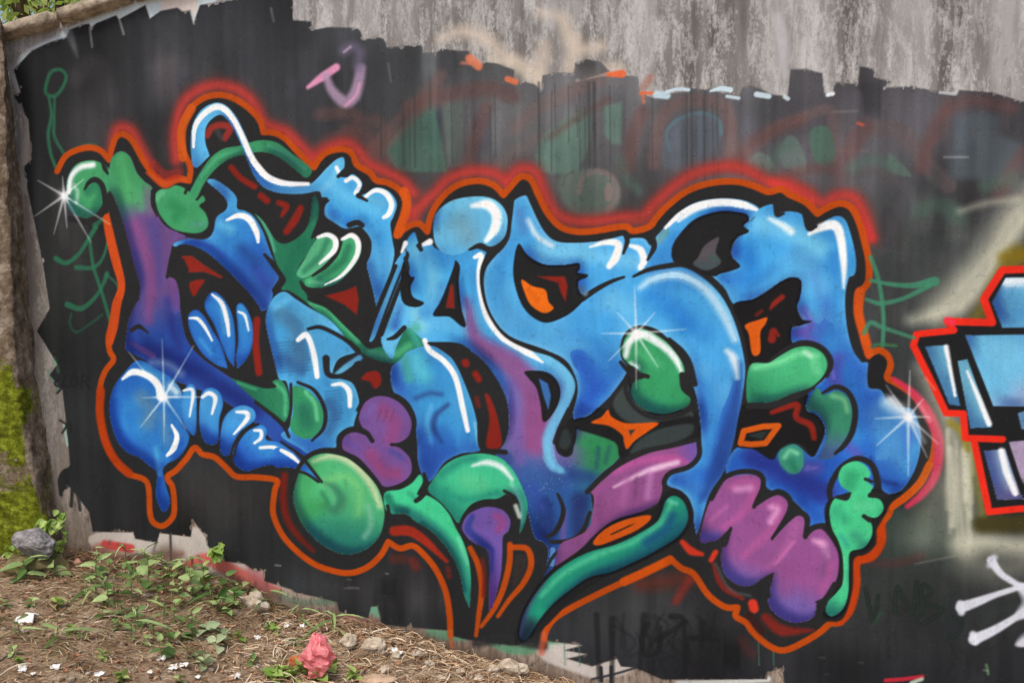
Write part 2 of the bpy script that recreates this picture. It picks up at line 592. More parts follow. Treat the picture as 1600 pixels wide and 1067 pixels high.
# broad tone of the coat: thick and dark at the left and foot, thin and greyer towards the top and right, with lens haze painted in at top centre
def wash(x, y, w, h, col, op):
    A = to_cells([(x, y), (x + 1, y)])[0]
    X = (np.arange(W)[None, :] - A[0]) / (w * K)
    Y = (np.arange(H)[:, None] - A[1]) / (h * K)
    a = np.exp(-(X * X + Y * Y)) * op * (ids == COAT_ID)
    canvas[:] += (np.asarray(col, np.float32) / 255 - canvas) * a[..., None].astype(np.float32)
wash(880, 140, 380, 190, (112, 114, 117), 0.95)  # thin coat, lightened further to paint in the veiling glare
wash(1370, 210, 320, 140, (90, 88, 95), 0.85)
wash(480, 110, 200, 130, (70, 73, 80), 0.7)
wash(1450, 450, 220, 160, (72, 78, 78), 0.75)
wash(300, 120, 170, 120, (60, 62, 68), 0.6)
wash(150, 190, 70, 90, (78, 76, 78), 0.5)
wash(60, 500, 90, 300, (38, 42, 42), 0.8)
wash(250, 800, 350, 90, (40, 41, 42), 0.7)
wash(1250, 1060, 500, 60, (38, 39, 44), 0.8)
wash(600, 925, 200, 45, (66, 66, 67), 0.75)
wash(1030, 950, 150, 60, (66, 68, 70), 0.75)
wash(1420, 830, 90, 60, (60, 76, 68), 0.8)
wash(1330, 1000, 160, 40, (54, 55, 58), 0.6)
wash(1430, 930, 100, 60, (58, 64, 62), 0.7)
wash(110, 380, 50, 120, (58, 58, 58), 0.6)
wash(330, 780, 120, 50, (50, 48, 47), 0.7)
# roller lanes
lane = field(H, W, 26, 240, 3) - 0.5
lane2 = field(H, W, 9, 420, 4) - 0.5
patch = field(H, W, 70, 60, 5) - 0.5
mcoat = (ids == COAT_ID)[..., None]
canvas *= 1 + mcoat * (0.16 * lane + 0.12 * lane2 + 0.44 * patch)[..., None].astype(np.float32)

# overlapping roller passes
for k in range(260):
    x = 40 + rng.random() * 1560; y = 40 + rng.random() * 1000
    w__, h__ = 24 + rng.random() * 26, 40 + rng.random() * 90
    A = to_cells([(x, y), (x + w__, y + h__)]).astype(int)
    xa, xb = sorted((A[0, 0], A[1, 0])); ya, yb = sorted((A[0, 1], A[1, 1]))
    xa, ya = max(xa, 0), max(ya, 0)
    m_ = (ids[ya:yb, xa:xb] == COAT_ID)[..., None]
    if m_.size == 0:
        continue
    f_ = 1 + rng.normal(0, 0.11)
    tint = np.array([1 + rng.normal(0, 0.02), 1.0, 1 + rng.normal(0, 0.02)], np.float32)
    ry = sstep(np.minimum(np.arange(yb - ya), np.arange(yb - ya)[::-1]) / max(1, (yb - ya) * 0.35))[:, None, None]
    rx = sstep(np.minimum(np.arange(xb - xa), np.arange(xb - xa)[::-1]) / max(1, (xb - xa) * 0.18))[None, :, None]
    canvas[ya:yb, xa:xb] *= (1 + m_ * (f_ * tint - 1) * ry * rx).astype(np.float32)
# older pieces ghosting through the thin coat
GH = COAT
def ghost(pts, col, op=0.6, edge=2.5):
    F(None, pts, col, edge=edge, op=op)
ghost('/597,236 664,156 676,152 700,270 622,268', (70, 108, 94), 0.7, 4)
ghost('/690,160 722,150 722,262 700,262', (96, 112, 106), 0.55, 4)
T('560,262 598,224 668,148 690,118', (26, 30, 18), (100, 80, 76), 6, 0.6)
ghost('842,266 842,222 868,196 905,176 922,174 920,226 898,268', (96, 132, 119), 0.7, 4)
ghost('/944,166 972,160 970,226 956,224 944,212', (100, 138, 124), 0.65, 4)
T('806,200 838,172 880,150 940,124', 22, (122, 104, 102), 8, 0.6)
T('780,262 800,240 818,232 842,214', 18, (120, 106, 104), 8, 0.5)
F(None, '1040,262 1040,206 1058,186 1094,176 1124,188 1128,212 1120,236 1126,264', (96, 108, 122), op=0.6, edge=5)
T('1046,236 1042,206 1062,186 1096,177 1122,188 1127,210', 5, (92, 126, 138), 2, 0.7)
T('1022,256 1030,196 1052,166 1096,158 1132,170 1142,206 1140,250', 20, (118, 96, 94), 6, 0.65)
T('/1076,184 1076,262', 6, (92, 94, 98), 2, 0.6); T('1098,224 1096,205 1106,196', 4, (88, 100, 116), 2, 0.6)
F(None, '872,300 880,272 905,262 940,268 966,286 968,318 950,336 900,338', (104, 128, 116), op=0.6, edge=6)
T('905,300 912,276 936,268 958,280 964,306 950,330', 9, (136, 116, 116), 3, 0.55)
F(None, '944,300 950,286 958,296 956,312 948,314', (146, 118, 120), op=0.6, edge=2)
T('880,290 884,276 896,268', 4, (84, 90, 88), 2, 0.6)
T('1150,250 1180,232 1212,200 1252,184 1290,172 1302,190 1300,250', 16, (112, 92, 92), 5, 0.6)
F(None, '1264,214 1276,198 1296,202 1304,232 1302,260 1276,256', (74, 112, 96), op=0.7, edge=3)
F(None, '1220,232 1234,212 1250,226 1260,266 1224,262', (104, 128, 120), op=0.55, edge=3)
F(None, '1172,250 1186,238 1202,246 1210,262 1176,266', (122, 142, 132), op=0.5, edge=3)
T('1364,200 1400,204 1430,230 1450,260 1480,290', 24, (98, 86, 88), 5, 0.65)
T('1478,158 1476,200 1454,224', 14, (96, 82, 82), 4, 0.6)
F(None, '1482,262 1496,190 1520,176 1556,182 1560,210 1600,230 1600,272 1500,280', (84, 98, 106), op=0.6, edge=8)
T('1492,186 1500,206 1516,226', 6, (78, 90, 102), 3, 0.6); T('1475,246 1512,246', 3, (150, 158, 166), 2, 0.6)
F(None, '1388,240 1402,250 1424,276 1390,268', (94, 120, 108), op=0.6, edge=3)
T('1300,300 1330,276 1380,270 1420,300 1400,330 1380,390', 14, (88, 84, 86), 6, 0.5)
T('1410,400 1430,350 1456,300 1460,270', 12, (70, 76, 76), 6, 0.6)
F(None, '1380,390 1376,340 1388,322 1400,340 1394,380', (66, 66, 72), op=0.6, edge=4)
T('/1340,150 1348,250', 14, (96, 96, 106), 4, 0.4); T('/1300,176 1340,174', 4, (120, 116, 116), 2, 0.5); T('/1312,236 1356,236', 3, (122, 110, 106), 2, 0.6)
T('500,180 540,176 560,182', 20, (96, 72, 70), 7, 0.6); T('545,200 590,190 600,220 570,240', 20, (100, 74, 70), 8, 0.5)
T('1150,270 1190,266 1240,280', 14, (104, 92, 94), 8, 0.5)
T('120,120 150,100 170,160', 30, (76, 74, 76), 12, 0.4); T('240,110 280,96 290,110', 20, (84, 82, 86), 10, 0.4)
for q, w_ in (('480,250 530,216 570,214 600,250', 26), ('640,170 700,150 760,140 800,150', 24), ('730,262 744,210 760,170', 20), ('980,262 990,210 1004,176', 22), ('1150,258 1170,226 1210,204 1250,190', 20), ('1310,270 1330,230 1350,200', 26), ('1440,262 1452,220 1474,176 1520,158 1580,170', 18), ('860,214 900,186 950,156', 10), ('1180,300 1240,270 1300,262', 16), ('1560,300 1580,270 1600,240', 22)):
    T(q, w_, (104, 72, 70), 8, 0.55)
for q, w_ in (('1200,262 1216,236 1232,226', 16), ('1330,262 1360,250 1400,262', 16), ('1000,300 980,280 970,250', 12), ('1440,330 1470,320 1500,340', 24), ('1540,290 1580,280', 20)):
    T(q, w_, (80, 110, 98), 9, 0.5)
lane3 = field(H, W, 15, 130, 71) - 0.5
lane4 = field(H, W, 5, 300, 72) - 0.5
canvas *= 1 + (ids == COAT_ID)[..., None] * (0.22 * lane3 + 0.12 * lane4)[..., None].astype(np.float32)
# thin black runs in the coat
for k in range(26):
    x = 560 + rng.random() * 560; y = 120 + rng.random() * 60; l = 40 + rng.random() * 110
    T('/%.0f,%.0f %.0f,%.0f' % (x, y, x + rng.random() * 2, y + l), 2.2, (66, 68, 70), 1.2, 0.5)
for x in (595, 630, 648, 842, 920, 929, 1080):
    T('/%d,%d %d,%d' % (x, 130, x + 1, 262), 4, (62, 64, 66), 1.6, 0.6)
# orange and white left from an older piece along the coat's edge
T('/734,92 748,104', 13, (226, 130, 92), 3, 0.9); T('/722,99 735,100', 5, (206, 126, 100), 2, 0.7); T('/793,124 806,129', 9, (226, 120, 80), 2, 0.9)
T('950,117 972,116', (6, 12), (236, 110, 60), 2, 0.95); T('/1001,146 1022,146', 5, (232, 108, 54), 1.5, 0.9); T('/1004,148 1006,160', 5, (226, 120, 80), 2, 0.7)
T('1006,136 1016,122', 12, (170, 120, 104), 4, 0.7); T('/1340,193 1348,196', 4, (206, 90, 66), 2, 0.8)
T('/1026,148 1042,150', 11, (196, 222, 236), 2, 0.95); T('1042,144 1060,140 1076,141', 5, (206, 230, 242), 1.3, 0.95); T('1110,143 1126,139 1141,141', (3, 7, 8), (206, 230, 242), 1.3, 0.95)
T('/1136,151 1154,154', 5, (206, 228, 240), 1.5, 0.9); T('/1182,148 1201,151', 8, (206, 228, 240), 1.5, 0.95); T('1226,152 1231,155', 6, (214, 232, 240), 1.5, 0.9); T('/1293,149 1301,147', 6, (224, 236, 240), 1.5, 0.9)
T('/1468,145 1492,148', 4, (206, 212, 214), 1.5, 0.8)

# --- loose tags
T('482,137 504,121 526,106', (6, 13, 12), (226, 150, 188), 3, 0.95, name='spray_tag')
T('510,120 518,140 530,154 542,160 554,150 561,128 564,108', (12, 17, 20, 16), (176, 150, 180), 5, 0.85, name='spray_tag')
T('540,166 556,150 562,132', 4, (228, 160, 196), 3, 0.8)
T('538,80 552,74 562,82 560,104', 16, (104, 98, 124), 8, 0.7); T('/538,82 548,74', 4, (180, 150, 172), 2, 0.8)
GT = (44, 118, 84)
T('75,125 82,112 96,110 104,121 97,140 85,151 72,145', 6, GT, 2.2, 0.75, closed=True, name='spray_tag'); g_id = len(shape_names) - 1
T('77,153 81,180 76,210 80,240 88,262', (5, 6, 6), GT, 2.2, 0.75, idn=g_id); T('86,152 85,190 86,215 102,242', (4, 6, 5), GT, 2.2, 0.7, idn=g_id)
T('118,238 132,229 150,228', 6, (54, 106, 72), 4, 0.8)
T('88,404 104,411 124,397 140,372 150,356', (9, 6, 8), GT, 2, 0.85, name='spray_tag'); g_id = len(shape_names) - 1
T('140,372 147,417 160,457 173,502', 6, GT, 2, 0.8, idn=g_id); T('120,418 147,418 162,402 170,374', (8, 6, 4), GT, 2, 0.75, idn=g_id)
T('106,476 128,482 150,464 162,444 168,428', (10, 8, 5, 8), GT, 2, 0.8, idn=g_id); T('168,430 180,440 186,450', 4, GT, 2, 0.7, idn=g_id)
T('112,490 110,506 120,519 140,507 160,492', 4, (38, 92, 68), 2.4, 0.7, idn=g_id); T('150,350 160,340', 12, GT, 3, 0.7, idn=g_id)
BT = (30, 33, 33)
T('92,592 86,600 96,606 90,614', 4, BT, 1.5, 0.9); T('104,586 99,600 108,604', 4, BT, 1.5, 0.9); T('114,588 112,602 122,600 120,588', 4, BT, 1.5, 0.9, closed=True); T('128,604 130,586 140,592 132,596 142,606', 4, BT, 1.5, 0.9)
T('94,656 104,664 98,676', 4, BT, 1.5, 0.9); T('110,660 112,674', 4, BT, 1.5, 0.9)
T('150,770 160,752 166,774 176,756 182,776', 4, (34, 36, 37), 1.6, 0.8)
for q in ('1352,918 1358,948 1366,972 1372,930', '1398,958 1402,916 1424,958 1432,908', '1440,958 1440,914 1456,924 1442,940 1472,952 1442,974', '1490,962 1502,970 1498,988 1484,996'):
    T(q, 6, (30, 38, 36), 2, 0.95); T(q, 2, (56, 84, 68), 1.5, 0.4)
T('1340,872 1390,880 1440,868', 12, (84, 52, 50), 7, 0.6)
T('1430,880 1460,874 1490,868', 3, (120, 120, 116), 2, 0.5)
T('1366,974 1376,956', 5, (44, 78, 62), 2, 0.7)
TG = (27, 28, 30)
for q in ('932,960 936,1062', '956,966 957,1066', '1012,974 1003,1000 1010,1024 1030,1012 1032,980', '1048,962 1066,966 1070,1000 1070,1052', '1098,972 1096,1010', '1080,996 1122,998', '1006,960 1000,1044', '1026,1000 1072,970'):
    T(q, (10, 8, 7), TG, 2.5, 0.65)
for k in range(26):
    x = 945 + rng.random() * 180; y = 950 + rng.random() * 60
    T('%.0f,%.0f %.0f,%.0f %.0f,%.0f' % (x, y, x + rng.normal(0, 10), y + 14 + rng.random() * 16, x + rng.normal(0, 14), y + 30 + rng.random() * 30), 5, TG, 2.5, 0.35)
for k in range(30):
    x = 1340 + rng.random() * 240; y = 920 + rng.random() * 110
    T('%.0f,%.0f %.0f,%.0f %.0f,%.0f' % (x, y, x + rng.normal(0, 10), y + 10 + rng.random() * 14, x + rng.normal(0, 14), y + 24 + rng.random() * 24), 4, (28, 32, 31), 2.5, 0.2)
T('/939,1042 940,1063', 6, (36, 38, 42), 1.3, 0.95); T('/955,1041 955,1066', 6, (36, 38, 42), 1.3, 0.95); T('925,1060 960,1052 994,1042', 4, (44, 46, 50), 1.3, 0.9)
for x in (882, 905, 1185, 1208):
    T('/%d,%d %d,%d' % (x, 1004, x + 1, 1038), 2, (70, 130, 100), 1.2, 0.6)
T('/1384,1062 1412,1060 1441,1056', 6, (206, 40, 60), 1.6, 0.9); T('/1424,1066 1440,1060', 6, (196, 214, 190), 2, 0.9)
T('/1541,1038 1544,1052', 4, (120, 170, 120), 2, 0.6)

# --- red mist round the outline, then the outline
OUT_TOP = '171,249 175,232 181,215 191,209 203,215 213,230 225,252 236,272'
MIST = ['176,238 182,206 192,200 206,206 218,228 232,256', '276,250 274,210 284,168 306,144 338,134 374,142 398,164 412,190 428,200 446,206 468,226 488,248',
        '492,250 508,234 540,224 560,236 575,256 600,268 628,282 646,302', '630,340 650,330 664,316 682,300 702,280 740,268 772,272 790,284',
        '794,284 806,268 822,264 838,272 850,300 866,330 890,344 930,346 972,340 1004,338 1020,322 1048,296 1080,274 1120,262 1160,264 1200,284 1232,288 1262,302 1284,318 1312,306 1336,312 1352,340 1360,372']
for q in MIST:
    T(q, 24, (118, 58, 54), 17, 0.6)
for q in MIST:
    T(q, 17, HAZE, 9, 0.8)
for q in MIST:
    T(q, 5, (200, 70, 62), 6, 0.35)
T('640,330 648,350', 24, (186, 62, 58), 10, 0.7); T('1206,286 1240,300 1266,318', 12, (214, 60, 54), 6, 0.8); T('/1334,330 1362,372', 12, (200, 50, 50), 7, 0.7)
T('985,345 1016,344 1030,326', 14, (150, 60, 50), 6, 0.7)
T('1000,912 1040,908 1078,900', 24, (96, 44, 34), 12, 0.7); T('/1078,904 1056,938', 12, (130, 44, 36), 6, 0.8); T('615,872 630,872', 16, (88, 44, 34), 6, 0.7); T('645,876 650,884', 16, (104, 40, 36), 5, 0.8)
T('1160,1000 1175,1020', 16, (76, 40, 38), 8, 0.6)
MAIN = '''104,300* 90,268 102,246 118,236 140,231 158,236 171,250* 176,230 182,215 191,210 203,216 213,230 226,254 240,272 257,286* 276,278 296,283* 298,262 288,238 283,212 286,194 297,172 315,156 337,149 360,152
 382,164 398,178 408,192 412,207* 428,208 446,217 465,237 482,254 491,262* 501,247 517,236 540,234 552,243 558,258 578,270 588,282 606,286 624,297 634,315 632,335 624,352 620,368* 638,354 655,350 668,362* 672,342
 681,322 700,300 722,287 750,283 772,290 787,305* 800,290 810,279 820,276 831,283 841,304 855,332 875,354 900,362 930,361 975,354 990,361 1015,354 1026,340 1045,320 1075,298 1112,286 1150,284 1178,291
 1200,300 1220,296 1233,304 1242,308 1260,317 1277,334* 1292,325 1312,318 1330,325 1342,347 1350,375 1357,407 1357,437 1350,450 1340,458 1340,487 1347,514 1351,534 1358,556* 1372,547 1386,555 1391,572 1386,589 1400,598
 1424,614 1446,640 1461,676 1458,712 1450,730 1437,754 1415,776 1394,790 1388,804 1376,820 1376,845 1362,868 1338,878 1337,912 1327,952 1312,971 1296,974 1282,986 1258,1001 1225,1015 1200,1007
 1176,986 1166,972 1150,962 1152,948* 1132,947 1106,928 1084,896 1065,887 1047,872* 1022,886 975,908 925,932 887,952 864,968 852,988 850,1008* 780,990 745,1000 704,992* 703,962 697,925 682,890 662,865
 645,852 625,856 607,846* 595,867 575,885 550,894 525,892 495,882 470,865 447,842 433,818 427,796 430,765 433,750 400,745 370,744 355,731 336,714 317,709 305,699 292,716 276,734 262,745
 270,760 273,784 272,804 262,817 252,821 240,815 235,800 233,762 225,748 200,739 180,719 165,689 157,650 157,606 165,580 178,562 172,548 170,528 174,510 181,478 190,447 180,407 170,367 164,332'''
F('graffiti_mural', MAIN, BLK, edge=2)
MUR = len(shape_names) - 1
MN = 'graffiti_mural'
w_ = MAIN.split()
i1, i2 = w_.index('850,1008*'), w_.index('704,992*')
RUN_A, RUN_B = ' '.join(w_[1:i1 + 1]), ' '.join(w_[i2:])
T(RUN_A, 10, ORG, 1.4, 1.0, name='orange_outline', parent=MUR)
OL = len(shape_names) - 1
T(RUN_B, 10, ORG, 1.4, 1.0, idn=OL)
T('/745,1003 790,996 848,1008', 16, (42, 43, 44), 5, 0.9)
T('166,330 172,365 182,408 191,446 183,476 178,510 172,534', (9, 15, 16, 12, 16, 16, 13), (196, 80, 32), 1.5, 1, idn=OL)
T('158,610 157,648 166,690 182,720 202,739', 15, (176, 64, 14), 2, 0.9, idn=OL)
T('286,246 284,212 288,192 300,170', 15, (200, 92, 30), 2, 0.9, idn=OL)
T('632,300 636,318 630,344 622,366', 15, (204, 90, 26), 2, 0.9, idn=OL)
T('230,270 257,288 276,281 294,284', (4, 14, 12, 4), (196, 82, 34), 2, 0.9, idn=OL)
T('240,258 258,274 280,270', 16, (156, 44, 38), 5, 0.7)
T('1344,456 1341,488 1350,524 1358,552', 14, (202, 86, 30), 2, 0.9, idn=OL)
T('1376,820 1376,846 1362,868 1338,878 1337,912 1328,950 1312,970', 14, (184, 66, 18), 2, 0.9, idn=OL)
T('1047,874 1010,892 975,908', 14, (196, 84, 18), 2, 0.9, idn=OL)
# bottom of the outline fades into the coat
T('1396,592 1424,612 1446,638 1463,674 1467,706 1460,744 1440,772 1418,790', (6, 12, 15, 16, 14, 12, 8), (206, 50, 84), 3.5, 0.95, idn=OL)
T('1436,632 1452,656', 7, (236, 130, 150), 4, 0.7); T('1452,726 1438,753 1416,775 1394,790', 11, (198, 86, 22), 1.6, 1, idn=OL)
T('704,985 706,1004 712,1040', (8, 6, 2), (186, 96, 50), 2, 0.8); T('850,990 846,1018', (9, 11), (196, 96, 70), 4, 0.7)
T('1364,556 1364,566', 3, (214, 110, 70), 1.2, 0.9)
for q in ('735,856 748,884 753,920 748,962 744,992', '797,850 796,880 786,920 771,952 752,978', '800,854 824,857 830,882 818,910 796,936 778,962'):
    T(q, (9, 10, 9, 6), ORG, 1.6, 0.95, idn=OL)
T('754,874 757,900 756,930', 7, (110, 34, 26), 3, 0.8)
F(None, '/806,864 822,866 824,884 810,910 800,918 803,886', (50, 46, 44), op=0.9, edge=2)
# ------------------------------------------------------------------ the piece itself
def PF(name, pts, col, **k):
    return F(name, pts, col, parent=MUR, **k)
def L(pts, w=10, op=1.0, blur=1.3, col=BLK):
    T(pts, w, col, blur, op, idn=MUR)
def HL(pts, w=9, op=1.0, blur=1.6, col=WHT):
    T(pts, w, col, blur, op)
def RD(pts, w=None, col=RED, op=0.95, blur=2.5, name='red_flash'):
    if w is None:
        F(name, pts, col, parent=MUR, edge=2, op=op)
    else:
        T(pts, w, col, blur, op, name=name, parent=MUR)

# cavities: charcoal and red showing between the letters
T('324,212 332,200 348,196 360,202 352,216', 11, (150, 46, 40), 3, 0.9); T('340,206 346,216', 8, (60, 62, 64), 3, 0.8)
RD('362,262 376,278 398,292', 10)
RD('408,306 418,314', 11); RD('436,317 448,323 441,337', (9, 11, 6)); RD('470,326 461,344 448,362', (11, 14, 11))
RD('/508,462 540,454 557,447 561,468 558,492 540,477')
RD('402,500 400,534 405,582', 12)
RD('/517,534 533,532 519,556', None); RD('565,592 575,581 592,581 596,598 586,607 578,596', None)
RD('758,616 768,624 780,662 783,697 760,697 765,654', None); RD('727,566 728,568', 12); RD('743,584 748,592', 11); RD('745,622 748,634', 7, op=0.6)
RD('445,742 443,780 450,812 466,836 490,860', (12, 13, 11, 6), (126, 38, 28), 0.8, 4)
RD('616,829 640,829 664,844 698,876', (16, 17, 14, 6), (158, 50, 34)); RD('700,886 702,900', 8, (120, 44, 34), 0.7)
RD('1066,846 1080,860 1097,865', (8, 13, 6), (206, 62, 40)); RD('1118,862 1111,874', 8, (206, 62, 40)); RD('1114,880 1128,914 1160,934', (5, 8, 10, 6), (124, 44, 38)); RD('1176,942 1178,950', 14, (222, 66, 46))
RD('1196,964 1222,984 1270,984', (14, 18, 4), (134, 44, 36), 0.85, 4); RD('1170,960 1190,985', 12, (70, 34, 30), 0.7, 5)
T('1118,880 1140,920 1172,930', 4, (84, 96, 98), 3, 0.6); T('1068,600 1068,650', 8, (50, 54, 54), 4, 0.5)

# left column, green at the head, plum, then blue into the belly
COL = PF('painted_column', '''172,262 176,246 190,237 204,246 214,270 226,284 238,294 242,318 248,338 260,354 276,362 296,369 330,366 334,372 290,374 272,382 267,398 262,432* 275,438 281,460 283,490 292,530 315,559 345,580 364,593 386,614
 408,634 436,662 452,672 470,690 486,704 470,712 452,700 430,690 404,664 372,640 340,620 300,604 262,590 230,572 212,560 198,548 199,520 204,494 216,468 220,447 212,417 200,372 190,337 178,306 168,290''',
 (112, 84, 138), edge=1.4, g=((225, 345, 200, 300, (70, 150, 100), 1.0), (240, 440, 262, 530, DB, 1.0), (300, 560, 420, 680, (50, 84, 164), 0.9)),
 sh=(('212,400 224,450 214,500', 14, (84, 82, 150), 10, 0.7), ('240,350 246,390 248,440', 18, (88, 80, 148), 10, 0.75), ('212,350 236,420 232,500', 14, MG, 12, 0.7), ('270,440 276,480', 12, (120, 76, 140), 8, 0.7),
     ('190,250 198,280 205,310', 16, (84, 170, 110), 10, 0.8), ('215,300 222,322', 18, (84, 168, 112), 9, 0.6), ('230,296 236,330', 12, (120, 112, 128), 8, 0.6), ('230,545 280,566 330,594 400,640', 28, (36, 52, 124), 12, 0.85), ('262,470 270,510 280,540', 12, (58, 60, 140), 8, 0.6), ('206,536 226,548 240,556', 8, (120, 60, 110), 6, 0.6)))
L('206,516 218,510 232,520', (7, 8, 3)); L('199,552 214,560 226,566', 8)
# hook ball
PF('painted_hook', '104,292 110,270 122,256 142,251 160,256 176,270 182,290 170,300 164,312 154,330 140,340 122,338 108,324', (74, 158, 108), edge=1.4,
   sh=(('138,300 150,290 158,304 150,324', 14, (48, 124, 92), 6, 0.8), ('115,330 130,320', 16, (60, 150, 100), 6, 0.7), ('108,300 112,276 126,262 146,258', 9, WHT, 4, 0.95), ('116,290 122,300 120,316', 6, (200, 226, 220), 4, 0.6)))
L('133,296 139,286 149,281 159,288 164,305 166,330', (4, 9, 10, 10)); L('160,256 169,272', (3, 9, 4)); L('110,342 140,346 160,334', 10); L('176,318 186,350 198,400 210,440 214,466', (10, 16, 14, 10))
# green drop with stem
ST = PF('painted_stem', '288,312 297,300 312,272 330,247 350,233 376,228 405,220 432,223 456,240 478,256 488,268 478,278 460,264 436,246 410,238 378,243 355,251 334,268 318,290 306,312', (66, 152, 106), edge=1.3,
   sh=(('315,275 340,248 372,236', 6, LG, 4, 0.7), ('420,228 446,240 476,264', 5, LG, 4, 0.7)))
PF('painted_drop', '243,306 250,297 264,295 275,290 288,294 300,304 308,314 317,306 321,314 312,322 322,334 326,352 315,363 295,364 270,357 252,338 245,320', (72, 160, 108), edge=1.4,
   sh=(('270,320 282,330 276,340', 18, (52, 138, 88), 10, 0.8), ('246,310 254,302', 8, (112, 196, 150), 6, 0.8), ('300,352 318,350', 10, (88, 150, 140), 6, 0.6)))
L('328,290 344,310 350,330 334,344 331,362 316,370 292,369', (8, 14, 12, 8, 10, 8, 4)); L('240,300 240,320 246,338', (9, 8, 3)); L('290,302 293,294', 5)
# arch and swoosh
ARC = PF('painted_arch', '305,262 299,228 302,196 315,173 335,162 352,165 368,181 381,206 391,231 402,254 412,272 428,284 450,291 484,289 512,262 526,250 537,247 538,262 530,275 542,278 552,273 566,287 560,305 572,303 588,294 608,300 620,318 615,338 610,350 613,376 616,397 610,424 600,452 589,480* 584,456 577,428 574,413 580,397 581,377 572,362 561,354 540,357 522,347 509,337 509,322 516,313 504,309 499,299 472,303 440,302 415,294 400,278 388,252 375,220 361,194 347,180 332,186 322,200 321,222 328,244*', SB, edge=1.4,
   g=((330, 200, 300, 260, LB, 0.6), (560, 330, 600, 440, (66, 142, 216), 0.9)), rim=(5, LB, 0.6),
   sh=(('520,330 545,340 540,350', 12, (66, 148, 232), 8, 0.9), ('520,290 545,310 590,330', 18, LB, 10, 0.7), ('592,370 600,420 594,456', 12, (54, 122, 200), 9, 0.7), ('516,320 524,340', 10, (60, 140, 226), 8, 0.7), ('502,300 520,280 530,256', 8, (130, 200, 240), 6, 0.7), ('580,310 600,318', 12, (120, 180, 210), 8, 0.5)))
HL('303,230 305,200 318,180 337,168 352,172 367,190 381,218 392,244 404,262 420,278 446,287 482,288', (5, 9, 10, 10, 9, 10, 11, 10, 6))
HL('541,283 552,278 562,288 556,302', 6.5); HL('570,309 586,298 602,302 612,318 608,334 600,340', (5, 7, 9, 9, 6)); HL('526,262 530,270', 6); L('529,276 537,268', 6); L('560,306 574,314', (8, 4)); L('546,352 558,348 566,352', 9); L('500,312 510,312', 7)
# brow and snout of the first letter
BR = PF('painted_brow', '325,284 335,281 356,294 370,309 371,326 384,330 398,340 411,362 420,387 428,407 438,432 428,452 425,468 414,485 402,478 375,447 350,422 322,395 296,384 276,386 272,381 290,374 322,374 334,362 339,340 353,329 356,317 346,302', MB_, edge=1.4,
   g=((370, 370, 410, 470, DB, 0.95), (360, 340, 335, 285, LB, 0.95)), rim=(4, LB, 0.35),
   sh=(('345,350 360,358', 14, LB, 10, 0.8), ('380,390 400,410', 18, (44, 88, 150), 10, 0.7), ('400,420 418,446', 14, (56, 76, 160), 10, 0.7), ('290,378 320,382 350,400', 9, (60, 104, 190), 6, 0.7)))
HL('355,344 374,337 390,343 401,362 404,378', (4, 9, 11, 10, 5))
L('262,433 270,400 282,388 300,388 330,404 380,452 404,482', (5, 10, 8, 7)); L('414,398 428,414 440,434 430,454', (5, 10, 8, 10))
T('/286,402 300,402 316,414 346,433 320,423 297,424', 4, RED, 2, 0.9); RD('/287,402 300,402 316,414 346,433 320,423 297,424'); RD('297,442 320,437 312,452 303,463', None)
# petals
for q in ('295,494 305,484 318,492 333,517 346,540 356,575* 340,570 320,555 307,537 297,514', '322,470 332,456 347,464 360,484 366,505 368,536 366,572* 357,560 346,535 335,506 322,484', '370,480 378,474 388,487 395,510 394,541 385,561 372,575* 370,556 373,534 372,508'):
    PF('painted_petal', q, (62, 138, 218), edge=1.2, g=((340, 520, 350, 570, (56, 120, 200), 0.7),), rim=(2.5, (40, 90, 180), 0.6))
HL('297,497 309,498 320,510 332,532', (3, 6, 6, 3)); HL('332,460 347,474 355,500 358,524', (3, 8, 8, 5)); HL('373,487 383,493 389,516', (3, 5, 3))
T('345,484 352,520', 5, LB, 4, 0.5); T('314,530 330,552', 6, LB, 4, 0.4)
# big drop and the row of segments
BD = PF('painted_drop', '217,563 196,581 178,606 172,634 175,661 185,689 200,706 218,714 234,727 246,738 245,766 247,784 257,799 266,784 260,760 255,735 262,724 280,714 292,697 296,680 286,661 284,640 286,616 270,592 246,577', (62, 136, 212), edge=1.4,
   g=((220, 640, 180, 600, (50, 118, 200), 0.7), (235, 680, 215, 715, (44, 100, 186), 0.8)),
   sh=(('222,620 236,640 232,660', 24, (116, 158, 184), 12, 0.75), ('256,650 262,690', 14, (110, 156, 190), 10, 0.7), ('178,630 184,672 204,700', 18, (38, 96, 186), 10, 0.8), ('200,650 210,690', 14, (50, 116, 200), 10, 0.6), ('225,575 250,590', 12, LB, 8, 0.6), ('244,700 250,740', 8, LB, 6, 0.5), ('285,690 270,712', 8, (46, 106, 200), 6, 0.7), ('268,604 276,612', 14, (206, 224, 236), 8, 0.9)))
HL('192,592 208,581 230,586 247,600 252,620', (4, 11, 11, 12, 14), blur=2.4); HL('269,664 277,681 272,700 262,711', (4, 9, 10, 5))
T('238,566 262,568 284,584', 10, (180, 204, 226), 8, 0.5)
for q in ('287,612 296,600 306,606 308,636 306,677 296,674 285,655 281,634', '315,617 327,606 342,611 349,630 343,655 341,688 330,694 318,685 312,655', '350,655 362,640 380,633 397,640 398,656 376,674 363,695 357,711 346,706 345,682'):
    PF('painted_segment', q, (74, 146, 222), edge=1.2, g=((330, 650, 330, 705, (58, 124, 208), 0.7),), rim=(3, (48, 100, 186), 0.5))
